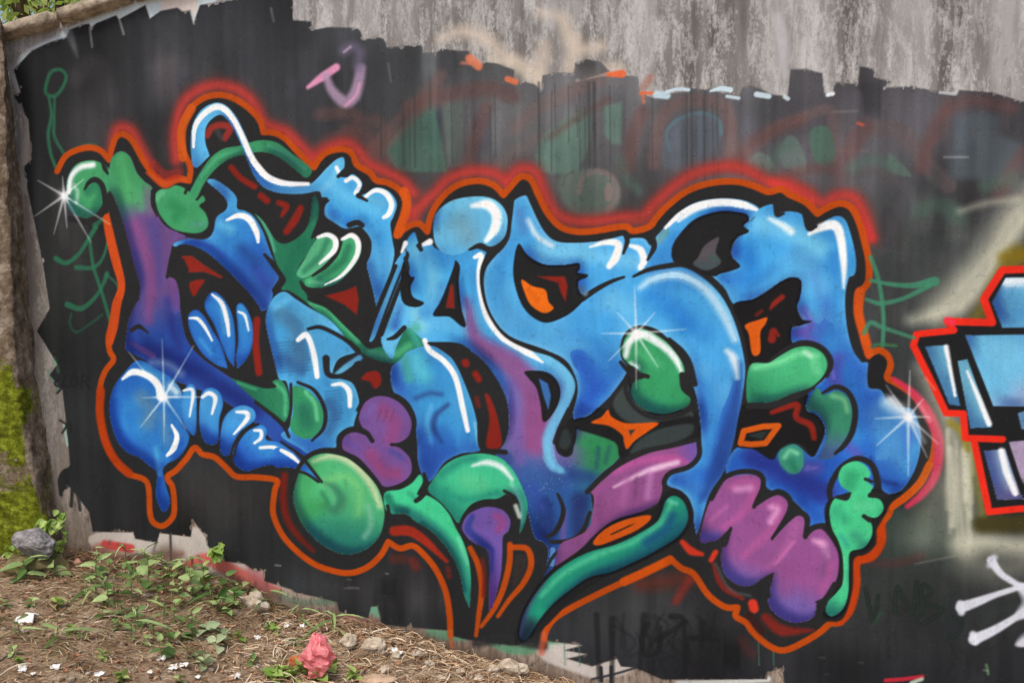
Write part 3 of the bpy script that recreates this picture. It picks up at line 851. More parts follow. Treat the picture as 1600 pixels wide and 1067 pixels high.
PF('painted_tusk', '367,698 380,677 400,666 410,664 418,672 416,686 436,691 456,704 473,721 501,752* 475,735 450,729 420,726 400,731 385,735 370,727 365,712', (68, 142, 222), edge=1.2, g=((420, 700, 400, 734, (52, 112, 204), 0.9),), rim=(3, (48, 98, 190), 0.5))
HL('287,610 300,608 302,620 297,650', (3, 6, 6, 3)); HL('317,620 327,614 337,622 332,646', (5, 7, 8, 4)); HL('370,643 386,645 386,655 366,678', (4, 8, 8, 3)); HL('398,672 408,673 408,684 398,692', (4, 6, 6, 4)); HL('407,699 430,699 455,714 472,726', (5, 6, 8, 5))
L('366,712 372,690 386,672 404,662', 4); L('440,690 470,712 498,742', (4, 7, 7))
# dark green leaf with two pods
PF('painted_leaf', '490,306 498,318 497,342 486,372 494,372 486,392 470,412 466,428 478,434 474,446 482,466 486,472 510,482 534,505 560,530 576,545 592,542 606,540 626,524 641,508 660,520 660,556 638,560 612,567 576,557 546,534 522,505 500,490 476,470 454,455 440,452 448,437 436,418 430,404 424,382 410,350 398,334 412,346 432,376 450,380 472,366 484,345', (44, 122, 92), edge=1.4,
   sh=(('404,340 420,362 428,392', 6, (120, 204, 170), 4, 0.6), ('486,474 512,484 536,508 560,532', 8, LG, 5, 0.8), ('580,550 612,556 640,540', 12, LG, 6, 0.7), ('470,380 455,420 460,446', 20, (38, 110, 86), 8, 0.6), ('492,320 490,350', 6, (70, 150, 120), 5, 0.6), ('640,510 655,540', 12, (80, 190, 180), 6, 0.6)))
PF('painted_pod', '495,374 510,364 525,370 530,386 518,405 500,421 478,434 464,428 477,404', (92, 178, 134), edge=1.2, sh=(('512,376 500,400 476,424', 9, (54, 130, 98), 5, 0.9),))
PF('painted_pod', '534,377 550,366 563,377 563,398 550,420 530,440 506,449 481,448 476,438 486,431 512,417 530,397', (72, 168, 116), edge=1.2, sh=(('545,386 534,410 500,434', 11, (50, 124, 94), 5, 0.9), ('484,440 510,444', 5, (110, 200, 150), 3, 0.8)))
L('489,431 511,415 527,395 534,377', (4, 7, 7, 5)); HL('497,371 512,367 524,375 522,392 500,412', (5, 7, 9, 9, 4)); HL('535,374 550,368 560,380 556,403 535,430 508,445', (5, 8, 9, 8, 6, 2))
L('470,440 478,452 500,456 530,448', (4, 10, 8)); L('482,467 512,474 540,492 566,520', (4, 12, 16, 10))
# second letter: blue slab
SL = PF('painted_slab', '426,468 444,456 462,467 482,480 505,493 524,508 545,534 560,548 530,560 520,584 530,591 550,598 559,616 561,634 555,655 550,670 533,675 527,696 505,706 482,708 470,700 440,680 455,662 450,600 437,592 430,566 422,534 416,498', (72, 146, 210), edge=1.4,
   g=((500, 640, 470, 705, (62, 116, 196), 0.8),), rim=(6, LB, 0.6),
   sh=(('440,490 462,512 470,560', 26, (76, 120, 160), 10, 0.8), ('446,560 470,580', 20, (58, 98, 150), 10, 0.7), ('516,630 524,650 512,676', 16, (62, 106, 156), 10, 0.8), ('500,500 540,524', 10, LB, 8, 0.7), ('430,480 450,468', 10, LB, 6, 0.7), ('505,560 512,600', 8, (60, 120, 190), 6, 0.6)))
for k in range(10):
    T('/%d,%d %d,%d' % (432 + k, 536 + k * 5, 478 + k, 532 + k * 5), 2.5, (52, 84, 120), 2.6, 0.4)
    T('/%d,%d %d,%d' % (508 + k % 3, 612 + k * 5, 532 + k % 4, 609 + k * 5), 2.5, (46, 78, 118), 2.6, 0.4)
T('522,588 540,574 562,559', (6, 10, 10), (92, 160, 200), 2.5, 1, name='painted_stalk', parent=MUR)
HL('466,531 478,523 486,536 492,560 496,588', (7, 10, 9, 10, 8)); HL('520,601 535,600 546,612 547,634', (5, 7, 9, 7))
L('482,514 500,511 522,520 545,534 560,548', (5, 7, 7, 10)); L('510,560 512,582 524,588 540,584 560,566', (12, 8, 4)); L('560,572 590,572 614,574', (16, 12, 8))
# green pods over the belly
PF('painted_claw', '362,591* 382,597 400,603 416,607 433,604 426,596 438,593 448,606 453,634 448,656 437,657 420,641 390,616', (52, 132, 96), edge=1.2, g=((430, 610, 400, 625, (40, 108, 84), 0.8),), sh=(('432,600 446,616 446,648', 6, LG, 4, 0.8), ('372,598 400,608', 4, LG, 3, 0.6)))
PF('painted_pod', '457,606 472,604 492,619 505,641 503,666 487,684 467,682 454,667 459,641', (58, 146, 102), edge=1.2, sh=(('474,640 480,660', 24, (42, 112, 92), 10, 0.8), ('478,612 492,630 496,655', 6, (120, 214, 160), 4, 0.7)))
L('455,600 455,640 448,668', 5); L('400,628 440,660 452,682', (6, 8, 5)); L('466,597 492,610 508,640 506,668 488,688', (5, 7, 7, 4))
# third letter: head, body, legs
BODY = PF('painted_letter', '''647,363 652,374 656,388 662,382 672,376 680,388 700,392 730,386 750,390 764,396 754,424 755,458 766,492 790,522 815,538 850,549 880,566 897,589 899,611 888,641 877,664 866,686 871,706 884,714 896,706 898,672 918,672 942,675 962,679 973,690 970,709 958,724
 938,740 922,762 926,800 922,830 905,846 888,850 872,856 868,878 850,902* 858,862 850,846 836,838 826,800 812,752 790,724 775,712 790,690 796,660 792,624 775,589 750,558 712,538 672,536 660,530 640,512 630,520 620,540 612,560 596,522 627,430 640,400 632,392 617,412 605,442 590,480 577,527 584,530 598,494 612,457 628,418 634,398 636,376''',
 SB, edge=1.4, g=((700, 500, 640, 540, LB, 0.7), (790, 560, 800, 660, (132, 92, 148), 0.8), (850, 700, 860, 790, (54, 92, 170), 1.0), (880, 690, 930, 690, (52, 140, 88), 0.95), (930, 720, 920, 760, (48, 92, 150), 0.7)),
 sh=(('730,470 745,530 800,570 836,620 836,690', (10, 24, 40, 46, 40), MG, 12, 0.85), ('800,600 806,660 812,720', 16, (120, 96, 168), 10, 0.7), ('850,620 845,670', 10, MG, 8, 0.7), ('750,400 752,450 764,500 800,535 850,556 886,590 888,616 872,650 856,686 862,724 884,738', (8, 10, 12, 12, 16, 18, 20, 18, 16, 12, 6), (112, 186, 236), 6, 0.9),
     ('650,390 672,420 680,450', 26, (120, 194, 236), 12, 0.8), ('650,490 660,510', 20, (140, 206, 226), 10, 0.7), ('636,520 650,512', 14, (84, 180, 150), 8, 0.8), ('625,480 618,510', 14, (58, 104, 190), 8, 0.8), ('690,450 684,480 664,490', 16, (52, 116, 200), 10, 0.75), ('738,420 740,470', 10, (66, 138, 216), 8, 0.6), ('660,400 664,440', 10, (70, 146, 222), 8, 0.5), ('910,690 950,696', 18, (54, 146, 92), 8, 0.7),
     ('890,740 930,750 912,790', 18, (44, 70, 130), 9, 0.7), ('935,700 932,730', 6, (44, 84, 110), 5, 0.7), ('952,698 946,722', 5, (44, 84, 110), 5, 0.6), ('850,790 856,830', 30, (40, 62, 120), 9, 0.85), ('905,780 905,830', 24, (44, 58, 112), 9, 0.85), ('882,800 880,840', 8, PU, 5, 0.8), ('900,842 920,826', 8, MG, 5, 0.6), ('864,858 862,880', 9, (108, 140, 206), 3, 0.9), ('830,760 845,790', 18, (60, 84, 168), 10, 0.6)))
PF('painted_head', '677,356 682,334 700,317 725,309 760,308 782,319 793,340 790,367 776,382 757,388 736,388 722,396 700,398 682,384', (118, 192, 234), edge=1.4, sh=(('720,350 730,366', 34, (128, 172, 190), 16, 0.7), ('690,340 705,325', 10, LB, 8, 0.7), ('700,390 720,396', 14, LB, 8, 0.8)))
HL('738,322 762,320 776,336 773,358 760,376', (6, 15, 15, 14, 6), blur=4); HL('742,402 752,400 749,430 752,462 762,496 782,524 800,536 824,550 848,566', (6, 9, 9, 9, 10, 10, 11, 12, 3))
HL('628,394 634,380', (4, 8)); HL('662,382 672,378', (6, 10)); L('654,384 658,390', 7); L('734,390 750,384 764,390 784,388', (4, 9, 10, 8))
L('763,396 753,424 755,458 767,492 792,524 830,543 862,553 886,570 901,592 902,612 890,642', (6, 6, 6, 8, 9, 9, 8, 8, 8)); L('890,640 876,668 868,690', 9)
L('634,404 636,424 622,454 596,522', (7, 8, 7, 8)); PF('painted_gap', '630,410 638,424 642,432 648,434 642,448 646,464 663,473 651,480 632,475 626,455', BLK, edge=1.3)
L('574,530 586,494 604,450 618,416', (8, 8, 7)); L('632,512 618,526 606,530', (8, 8, 4))
PF('painted_gap', '712,407 719,417 717,442 721,480 728,508 720,509 702,495 677,493 688,472 700,442 709,417', BLK, edge=1.3); F(None, '/705,440 710,446 712,482 696,482', (54, 56, 58), edge=2); RD('/704,446 708,446 710,482 697,480')
# left leg of the third letter
LEG = PF('painted_leg', '640,548 672,540 695,551 711,567 728,604 741,641 748,674 751,702 720,708 694,722 676,748 664,748 654,720 652,684 644,640 616,612 612,576 626,562', (66, 142, 212), edge=1.4, rim=(4, LB, 0.4), g=((670, 640, 655, 740, (52, 90, 176), 0.95), (655, 590, 615, 600, (54, 96, 180), 0.8)),
   sh=(('650,560 662,586', 26, (92, 196, 216), 12, 0.8), ('632,560 640,590', 14, (84, 186, 160), 9, 0.7), ('650,622 672,614 690,616', 6, (52, 84, 140), 6, 0.8), ('700,632 682,648 678,668 690,690', (6, 9, 9, 5), (50, 76, 130), 5, 0.8), ('674,634 668,660 674,690', 6, (100, 170, 226), 5, 0.7), ('720,640 716,690', 16, (72, 148, 220), 8, 0.6), ('742,660 748,694', 4, (140, 206, 226), 3, 0.7)))
HL('664,532 672,548 694,564 712,590 724,640 731,672', (8, 9, 9, 9, 9, 7)); L('670,536 712,538 730,548', (4, 6, 10)); L('748,664 754,700 790,706', (5, 8, 8))
# small cavity in the right leg
PF('painted_gap', '820,580 850,580 868,591 876,611 871,634 857,655 848,657 845,634 838,606 827,592', BLK, edge=1.3); PF('painted_leaf', '/842,591 856,599 861,618 857,640 850,620', (64, 112, 176), edge=1.5)
PF('painted_gap', '884,664 892,652 900,664 899,690 890,708 880,712 870,704 868,686 874,668', BLK, edge=1.3); F(None, '880,672 888,672 892,690 884,702 874,694', (52, 62, 62), edge=3)
L('872,772 880,792 878,810 868,830 856,838', (5, 8, 8, 6)); L('922,800 910,830 890,844 860,846', (6, 8, 8, 6)); L('848,900 862,872 878,856', (3, 5, 5))
# purple clover
CL = PF('painted_clover', '562,648 570,629 587,619 610,621 630,634 643,657 640,679 626,690 612,694 626,700 641,716 643,737 630,752 607,760 594,755 580,735 560,714 537,702 537,684 552,675 572,680 582,688 572,674 563,660', PU, edge=1.3,
   sh=(('600,640 616,660 612,684', 22, (146, 78, 132), 10, 0.85), ('580,710 600,736 620,740', 20, (150, 76, 126), 10, 0.85), ('612,704 630,716', 8, (84, 84, 160), 6, 0.8), ('570,650 584,634', 10, (122, 100, 170), 6, 0.7), ('545,690 560,700', 10, (116, 90, 170), 6, 0.7)))
for x in (590, 600, 610):
    T('/%d,658 %d,640' % (x, x + 6), 2, (96, 66, 92), 2, 0.5)
L('529,700 531,682 549,670 571,674 582,688', (6, 8, 8, 8)); L('612,694 630,696 645,708 650,730', (5, 6, 7, 7)); L('560,640 570,624 590,614 614,616 636,630 648,656 644,682', 7)
# green sphere
SP = PF('painted_sphere', '468,738 476,718 500,709 520,709 546,717 571,737 591,762 600,790 600,813 592,838 570,858 540,865 507,852 480,827 465,800 459,774', (86, 184, 126), edge=1.4, g=((540, 770, 530, 850, (44, 124, 110), 1.0), (500, 790, 470, 780, (66, 154, 92), 0.6)),
   sh=(('490,720 520,712 552,724 580,756 594,790', (4, 9, 12, 12, 8), (206, 220, 178), 6, 0.9), ('510,752 540,744 562,766 560,800', 14, (124, 200, 128), 10, 0.7), ('508,754 524,762 534,780 524,796 506,790', (4, 12, 18, 16, 8), (62, 128, 100), 7, 0.85), ('504,770 512,784', 8, (56, 122, 88), 5, 0.7), ('510,758 522,772 522,788', 3, (110, 176, 132), 3, 0.6), ('498,790 480,800', 26, (62, 152, 84), 14, 0.6), ('540,750 544,776 532,798', 5, (84, 160, 110), 4, 0.6), ('576,790 580,820 570,838', 8, (140, 190, 168), 6, 0.6)))
PF('painted_tusk_tip', '430,700 456,704 473,721 501,752* 475,735 450,729 430,728', (60, 128, 214), edge=1.2); L('456,700 474,716 503,752', (4, 7, 5)); L('430,733 452,733 478,739 498,752', 5); HL('440,703 456,712 472,726', (6, 8, 4))
L('458,744 480,714 506,703 534,706 562,724 592,756 606,792', (7, 8, 8, 8, 8, 8))
# mint limb, dome, purple drop
PF('painted_limb', '602,769 626,764 644,754 656,741 661,752 652,772 670,774 688,786 702,803 712,824 724,846 733,876 736,908 734,948* 726,930 718,892 702,860 676,830 650,814 634,802 612,802 602,792', MINT, edge=1.4,
   sh=(('606,776 616,792 634,798', 14, (40, 130, 106), 5, 0.9), ('640,770 650,780', 8, (54, 160, 126), 5, 0.7), ('660,818 690,842 712,876 724,920', 10, (40, 130, 106), 5, 0.85), ('716,840 730,880', 5, (150, 236, 200), 4, 0.6)))
L('663,740 668,760 658,776 650,782', (6, 9, 7)); L('668,770 690,784 708,806', 5); L('606,790 612,806 634,808', 6)
PF('painted_dome', '670,766 678,748 696,726 720,713 750,708 780,714 800,732 813,755 823,780 824,802 816,826 808,836 811,812 806,786 792,772 778,778 756,780 738,788 724,802 716,816 704,800 690,784', (70, 190, 144), edge=1.4,
   g=((730, 770, 700, 800, (36, 128, 112), 0.9),), sh=(('730,750 750,756', 26, (92, 198, 146), 12, 0.8), ('690,740 720,720 740,716', 14, (44, 140, 120), 8, 0.8), ('690,770 730,780 776,770', 12, (44, 150, 126), 8, 0.8), ('800,756 812,780 814,812', 8, (140, 236, 196), 5, 0.8)))
HL('738,727 762,722 784,730 800,748', (3, 9, 9, 5), blur=4, op=0.9); L('788,766 804,778 808,800 806,836', (5, 9, 12, 12)); T('806,790 812,806', 7, (220, 244, 230), 3, 0.8)
L('722,812 738,790 762,782 786,788 800,806', 6)
PF('painted_drop', '722,822 730,805 744,796 762,791 785,796 797,811 795,828 786,838 785,864 782,900 770,944 765,952* 765,912 765,878 760,857 742,848 728,836', (116, 92, 168), edge=1.3, g=((775, 870, 772, 940, (140, 80, 150), 0.9),),
   sh=(('738,806 732,826 750,844 768,856', (8, 12, 12, 6), (58, 72, 150), 4, 0.9), ('776,806 786,814 780,826', 14, (152, 80, 140), 6, 0.85), ('770,860 768,890', 6, (64, 70, 150), 4, 0.7)))
# trunk: the big blue body from the crest down to the tip
TR = PF('painted_trunk', '''800,318 820,306 828,318 838,340 851,363 868,377 895,380 940,377 973,369 978,376 985,373 1006,373 1016,384 1024,372 1040,354 1062,332 1088,317 1125,311 1162,314 1186,327 1176,342 1164,352 1172,362 1156,370 1144,384 1142,402 1156,417 1140,424 1120,432
 1138,460 1152,500 1161,534 1166,571 1161,621 1153,669 1143,709 1131,739 1111,771 1098,815 1090,836 1084,810 1079,782 1065,766 1045,758 1040,750 1048,739 1076,730 1091,716 1096,692 1095,659 1089,621 1082,596 1076,566 1064,546 1044,528 1024,513 1000,508 980,516 970,534 970,558 980,578 958,612 938,633 917,649 896,652
 903,615 900,589 884,562 850,545 796,524 768,490 757,450 760,420 778,396 794,372 797,345''', (78, 158, 230), edge=1.4, rim=(5, (140, 204, 244), 0.55),
 g=((930, 500, 900, 630, (48, 104, 200), 0.9), (1120, 560, 1110, 760, (54, 116, 204), 0.85), (800, 440, 770, 470, (66, 138, 214), 0.6)),
 sh=(('850,390 930,400 1000,410', 24, (124, 196, 242), 12, 0.7), ('1030,460 1060,480 1100,520', 30, (62, 138, 222), 14, 0.75), ('1000,450 1020,436 1060,430 1100,450 1130,490 1148,530', (6, 12, 14, 14, 14, 10), (196, 226, 248), 6, 0.85), ('1156,570 1150,620 1138,680 1120,730 1100,775', (8, 18, 26, 26, 12), (46, 80, 152), 9, 0.85),
     ('1110,600 1112,660 1100,720', 20, (76, 150, 226), 10, 0.6), ('1060,745 1090,760', 16, (64, 116, 196), 8, 0.7), ('890,490 950,500 960,540', 30, (72, 146, 220), 14, 0.6), ('905,560 925,600 915,630', 30, (50, 100, 196), 14, 0.85), ('880,520 930,540 960,570', 22, (60, 126, 208), 12, 0.6), ('1015,470 1050,486 1072,510', 26, (46, 120, 212), 12, 0.6), ('930,470 900,500', 20, (64, 140, 218), 12, 0.5), ('960,470 980,480', 30, (112, 188, 240), 14, 0.7), ('825,345 840,370 862,384', 8, (220, 238, 250), 5, 0.9), ('812,330 818,360', 14, (86, 134, 206), 8, 0.8),
     ('1060,345 1090,326 1130,318 1175,326', (5, 8, 9, 6), WHT, 3, 0.95), ('1030,376 1040,362', 9, (116, 160, 150), 5, 0.8), ('780,420 790,480 830,520', 14, (66, 130, 206), 10, 0.6)))
HL('1040,356 1062,336 1090,321 1126,315 1160,318 1182,328', (5, 8, 8, 8, 7, 5)); HL('1136,548 1146,560 1152,590', (6, 12, 3), blur=6, op=0.9)
HL('922,386 946,379 966,382 962,402 952,416', (3, 8, 11, 13, 9), blur=2.5); HL('985,384 1000,390 1006,406 1001,418', (5, 10, 11, 9), blur=2.5)
L('978,368 980,378 974,396', (8, 8, 4)); L('1018,368 1022,386 1012,406', (10, 9, 4)); L('800,312 797,345 793,372 778,392 762,398', (8, 6, 6, 7, 5))
# right edge of trunk
L('990,432 1012,422 1040,416 1070,414 1100,429 1126,452 1144,480 1157,514 1165,550 1168,580 1163,622 1154,672', (4, 7, 8, 9, 10, 11, 11, 10, 8, 7, 7, 7)); L('1154,672 1144,712 1132,742 1112,774 1098,820 1092,840', (7, 7, 7, 8, 8, 10))
L('910,467 932,452 955,440 975,433', (9, 8, 6, 4))
PF('painted_gap', '1052,408 1050,387 1062,366 1087,342 1125,330 1155,332 1168,336 1170,345 1162,353 1170,360 1166,366 1154,370 1144,384 1143,402 1158,414 1154,421 1120,432 1087,424 1070,415', BLK, edge=1.3)
PF('painted_leaf', '1123,371 1101,384 1091,402 1084,413 1105,422 1126,410 1118,394', (88, 84, 90), edge=2, g=((1105, 398, 1105, 416, (72, 84, 90), 1),), sh=(('1110,400 1120,406', 6, (66, 92, 86), 4, 0.8),))
PF('painted_gap', '810,381 825,399 850,413 882,414 904,411 906,420 903,426 918,429 916,434 904,440 907,457 914,462 908,474 887,492 857,504 836,498 817,479 805,447 802,417', BLK, edge=1.3)
PF('orange_flash', '815,437 832,447 852,453 857,471 865,482 850,489 830,477 820,457', (224, 112, 28), edge=1.5, sh=(('826,452 840,470', 8, (208, 96, 24), 4, 0.6),)); RD('/840,432 882,432 887,446 884,472 876,456 872,442'); T('908,450 914,458', 9, (120, 150, 166), 3, 0.8)
# green comma in the curl, dark hollow, orange bird
PF('painted_gap', '952,640 972,608 984,590 1000,640 1078,640 1092,660 1092,690 1060,694 975,716 960,690 898,668 900,654 920,650 936,636', (36, 37, 38), edge=2); F(None, '958,634 974,604 984,604 992,626 1012,644 1040,650 1076,640 1080,652 1030,660 984,660', (64, 74, 74), edge=3); F(None, '985,708 1000,686 1036,668 1080,662 1080,678 1050,692 1010,700', (58, 68, 68), edge=3)
CM = PF('painted_comma', '972,552 976,530 988,518 1006,514 1036,530 1054,549 1068,571 1070,590 1076,610 1078,629 1064,639 1038,646 1012,641 992,626 986,609 993,595 1006,590 995,576 980,566', (60, 156, 104), edge=1.4, g=((1030, 610, 1020, 645, (42, 134, 108), 0.8),),
   sh=(('978,556 984,534 1004,522 1030,536 1054,558 1066,584', (8, 10, 12, 11, 11, 4), WHT, 4, 0.92), ('986,568 996,574', 8, (220, 240, 232), 4, 0.8), ('1000,550 1030,570', 14, (84, 180, 124), 8, 0.6)))
L('970,566 984,580 1012,588', (6, 8, 7)); L('980,592 978,612 992,636 1020,652 1060,648 1082,636', (5, 7, 7, 7)); L('1066,586 1070,606 1084,620', (10, 12, 8)); L('1046,530 1066,548 1078,568 1086,600', (6, 8, 8))
T('/1030,663 1076,654', 10, (34, 34, 35), 3, 0.9)
PF('orange_flash', '924,660 940,651 950,640 956,651 980,661 1028,660 1012,674 992,688 980,701 975,691 972,679 952,665', (208, 92, 22), edge=1.4); F(None, '/982,671 993,671 985,680', (58, 62, 60), edge=1.5)
# purple wing
WG = PF('painted_wing', '920,766* 940,746 970,724 1012,706 1050,698 1091,688 1090,710 1076,726 1046,737 1037,752 1034,768 1026,786 994,802 960,813 940,828 915,851 876,878 868,880 876,850 900,838 920,825 926,800 928,776', (146, 86, 140), edge=1.4, g=((1050, 715, 1090, 700, (110, 90, 170), 0.9), (930, 800, 890, 870, (128, 80, 132), 0.8)),
   sh=(('960,738 1000,720 1050,716 1072,722', (6, 10, 12, 6), (186, 92, 156), 5, 0.8), ('960,760 1010,736 1058,722', (3, 6, 10, 8), (232, 196, 224), 4, 0.9), ('1016,740 1012,775', 9, LP, 7, 0.7), ('980,750 972,785', 10, (170, 104, 160), 8, 0.6), ('995,746 992,780', 5, (122, 76, 120), 5, 0.6), ('940,770 936,810', 10, (134, 76, 130), 8, 0.6)))
L('918,768 940,746 970,723 1012,704 1050,696 1092,686', (8, 8, 8, 8, 7, 6)); L('1092,690 1092,712 1076,729 1048,738 1038,752 1042,766', 8)
# teal tube, orange eye
PF('painted_gap', '896,868 930,834 960,812 1000,800 1026,792 1034,776 1050,764 1070,772 1084,800 1076,826 1054,850 1000,880 950,900 900,930 850,980 806,1006 812,960 850,900', BLK, edge=2)
TU = PF('painted_tube', '1034,800 1040,782 1052,774 1066,781 1074,798 1073,816 1058,838 1026,858 1000,872 956,892 920,901 890,921 862,944 838,974 822,998 812,990 822,952 850,910 882,882 920,862 962,850 1000,832 1026,815', (40, 148, 122), edge=1.4, g=((1020, 820, 1050, 850, (30, 84, 122), 0.6),),
   sh=(('846,930 880,896 930,868 980,850 1016,830 1036,812 1048,786', (6, 9, 10, 8, 8, 9, 8), (84, 196, 154), 5, 0.85), ('860,948 910,908 970,882 1030,850 1064,822', (10, 20, 22, 22, 14), (30, 100, 112), 8, 0.8), ('1010,846 1040,826 1050,806', 14, (28, 84, 130), 8, 0.75), ('830,975 815,1000', 20, (48, 60, 70), 12, 0.9), ('850,906 826,944 812,990', 6, (104, 72, 126), 5, 0.8), ('1046,782 1056,786', 7, (110, 214, 176), 4, 0.7)))
PF('orange_flash', '927,846 944,827 975,812 1012,804 1016,811 996,827 962,842 936,851', (206, 92, 24), edge=1.4); T('/955,834 985,820', 2.5, (60, 44, 34), 1.2, 0.9); T('/962,832 990,818', 2, (90, 52, 28), 1.2, 0.7)
# fourth letter
L4 = PF('painted_letter', '''1186,327 1207,320 1212,334 1230,331 1250,334 1260,347 1263,360 1276,357 1292,344 1308,338 1320,344 1328,364 1336,398 1336,426 1325,438 1320,467 1322,504 1328,534 1336,551 1346,565 1357,570 1356,604 1375,609 1387,626 1404,636 1425,640 1438,674 1436,709 1426,739 1408,764 1388,771 1366,766 1300,790 1288,818 1266,822 1255,796 1232,776 1200,762 1188,742 1136,740
 1148,702 1176,701 1204,712 1212,704 1240,694 1268,714 1280,700 1290,672 1280,650 1262,640 1262,616 1290,590 1294,566 1282,546 1262,538 1238,534 1236,514 1256,506 1246,480 1252,440 1236,433 1216,442 1200,453 1176,467 1148,475 1134,452 1120,432 1142,424 1157,416 1144,400 1146,384 1156,370 1172,362 1164,352 1178,342''', (74, 154, 228), edge=1.4, rim=(4, LB, 0.4),
 g=((1290, 440, 1290, 570, (62, 112, 198), 0.9), (1300, 620, 1260, 760, (54, 72, 160), 1.0), (1210, 420, 1150, 470, (50, 112, 204), 0.85)),
 sh=(('1190,350 1230,360 1280,390', 30, (124, 200, 244), 14, 0.85), ('1180,712 1230,736 1290,770', 30, (56, 62, 150), 14, 0.8), ('1256,520 1290,560 1310,600', 14, (108, 88, 176), 10, 0.7), ('1166,390 1176,430 1160,460', 24, (52, 132, 222), 12, 0.75), ('1210,420 1180,446', 16, (58, 124, 204), 10, 0.7), ('1300,400 1304,470 1298,530', 16, (52, 116, 200), 10, 0.6), ('1330,580 1344,620', 16, (50, 112, 196), 9, 0.6), ('1276,420 1250,400', 24, (64, 118, 190), 12, 0.6), ('1256,486 1266,510 1246,520', 14, (110, 92, 180), 8, 0.8), ('1270,430 1290,480 1280,520', 16, (70, 106, 196), 10, 0.6), ('1300,540 1330,600 1336,680', 24, (62, 134, 210), 12, 0.7), ('1310,560 1300,590', 18, (96, 92, 176), 10, 0.7), ('1240,730 1275,730', 20, (112, 92, 172), 10, 0.7), ('1320,690 1340,710', 12, (104, 92, 180), 8, 0.7),
     ('1180,716 1230,742 1280,770', 26, (52, 70, 156), 12, 0.7), ('1376,650 1390,690 1396,720', 40, (86, 146, 208), 14, 0.7), ('1410,740 1430,700', 16, (72, 146, 220), 8, 0.7), ('1384,730 1400,750', 26, (52, 106, 190), 12, 0.8), ('1360,715 1376,748 1400,756', 6, (40, 64, 130), 4, 0.7)))
HL('1264,366 1282,356 1302,352 1312,366 1318,410 1318,450', (5, 12, 15, 13, 10, 3), blur=3); HL('1202,342 1222,352 1236,362', (5, 9, 10), blur=5, op=0.85)
L('1212,322 1214,336 1224,334', (8, 7, 4)); L('1258,338 1264,356 1274,354', (8, 10, 6))
L('1330,436 1326,470 1328,510 1336,544 1348,562', 8); PF('painted_gap', '1356,572 1364,556 1378,556 1386,566 1380,588 1388,604 1404,614 1412,626 1396,634 1384,622 1376,608 1357,604', BLK, edge=1.6)
T('1385,628 1404,640', 18, (190, 214, 236), 9, 0.8)
# hollows of the fourth letter
PF('painted_gap', '1146,476 1176,468 1200,456 1218,442 1236,434 1252,440 1250,464 1245,480 1250,498 1268,502 1250,508 1238,508 1236,530 1240,544 1216,556 1196,566 1172,572 1166,540 1158,510', (32, 32, 33), edge=1.5); PF('orange_flash', '1164,508 1184,500 1198,496 1196,506 1188,519 1188,549 1180,556 1174,549 1170,522', (212, 98, 26), edge=1.5)
RD('1222,464 1210,474 1204,482', (8, 8, 4)); RD('1206,530 1208,516 1216,524', (12, 8, 5)); RD('1190,486 1182,492', 6, op=0.6)
PF('painted_gap', '1156,642 1166,630 1200,630 1236,620 1262,614 1258,640 1276,648 1288,669 1278,700 1268,713 1256,696 1238,694 1218,704 1206,718 1178,702 1150,694', (32, 32, 33), edge=1.5)
RD('1206,644 1244,632 1244,652 1266,664 1272,684', (7, 10, 9, 10, 8)); T('/1157,692 1162,673 1192,666 1216,665 1196,692 1174,694', 9, (206, 96, 28), 1.5, 1, closed=True, name='orange_flash', parent=MUR); F(None, '/1168,680 1188,674 1200,674 1190,686', (50, 60, 58), edge=2)
PF('painted_arm', '1171,572 1200,567 1218,556 1240,544 1262,541 1283,549 1292,566 1288,584 1268,604 1238,614 1200,629 1169,630', (76, 180, 126), edge=1.4, g=((1230, 580, 1210, 630, (50, 140, 102), 0.9),), sh=(('1180,574 1216,566 1250,552 1276,556', 8, (130, 224, 166), 6, 0.8), ('1270,560 1276,580', 12, (120, 216, 160), 6, 0.6), ('1258,550 1266,556', 6, (210, 240, 220), 4, 0.7)))
L('1204,562 1224,548 1248,536 1272,538 1290,550 1298,568 1292,588', (4, 6, 8, 9, 9, 5)); L('1170,634 1210,632 1244,620 1272,606', (10, 10, 8, 4))
PF('painted_lobe', '1262,628 1276,606 1288,616 1307,610 1323,619 1331,640 1328,670 1316,692 1304,712 1280,716 1290,690 1290,664 1278,646 1262,640', (60, 138, 108), edge=2, g=((1300, 660, 1292, 712, (86, 96, 160), 0.8),), sh=(('1300,618 1318,624 1324,642', 6, (130, 200, 150), 5, 0.8), ('1280,630 1300,640', 14, (46, 120, 96), 8, 0.7)))
L('1285,614 1306,604 1326,614 1336,640 1332,672 1320,694 1305,708', (4, 8, 8, 9, 9, 8, 5))
PF('painted_ball', '1215,712 1224,699 1240,694 1254,704 1256,724 1250,736 1236,740 1222,730', (64, 150, 124), edge=4, sh=(('1226,714 1234,704 1246,708', 6, (140, 220, 180), 4, 0.8), ('1238,722 1242,734', 10, (44, 122, 96), 6, 0.8)))
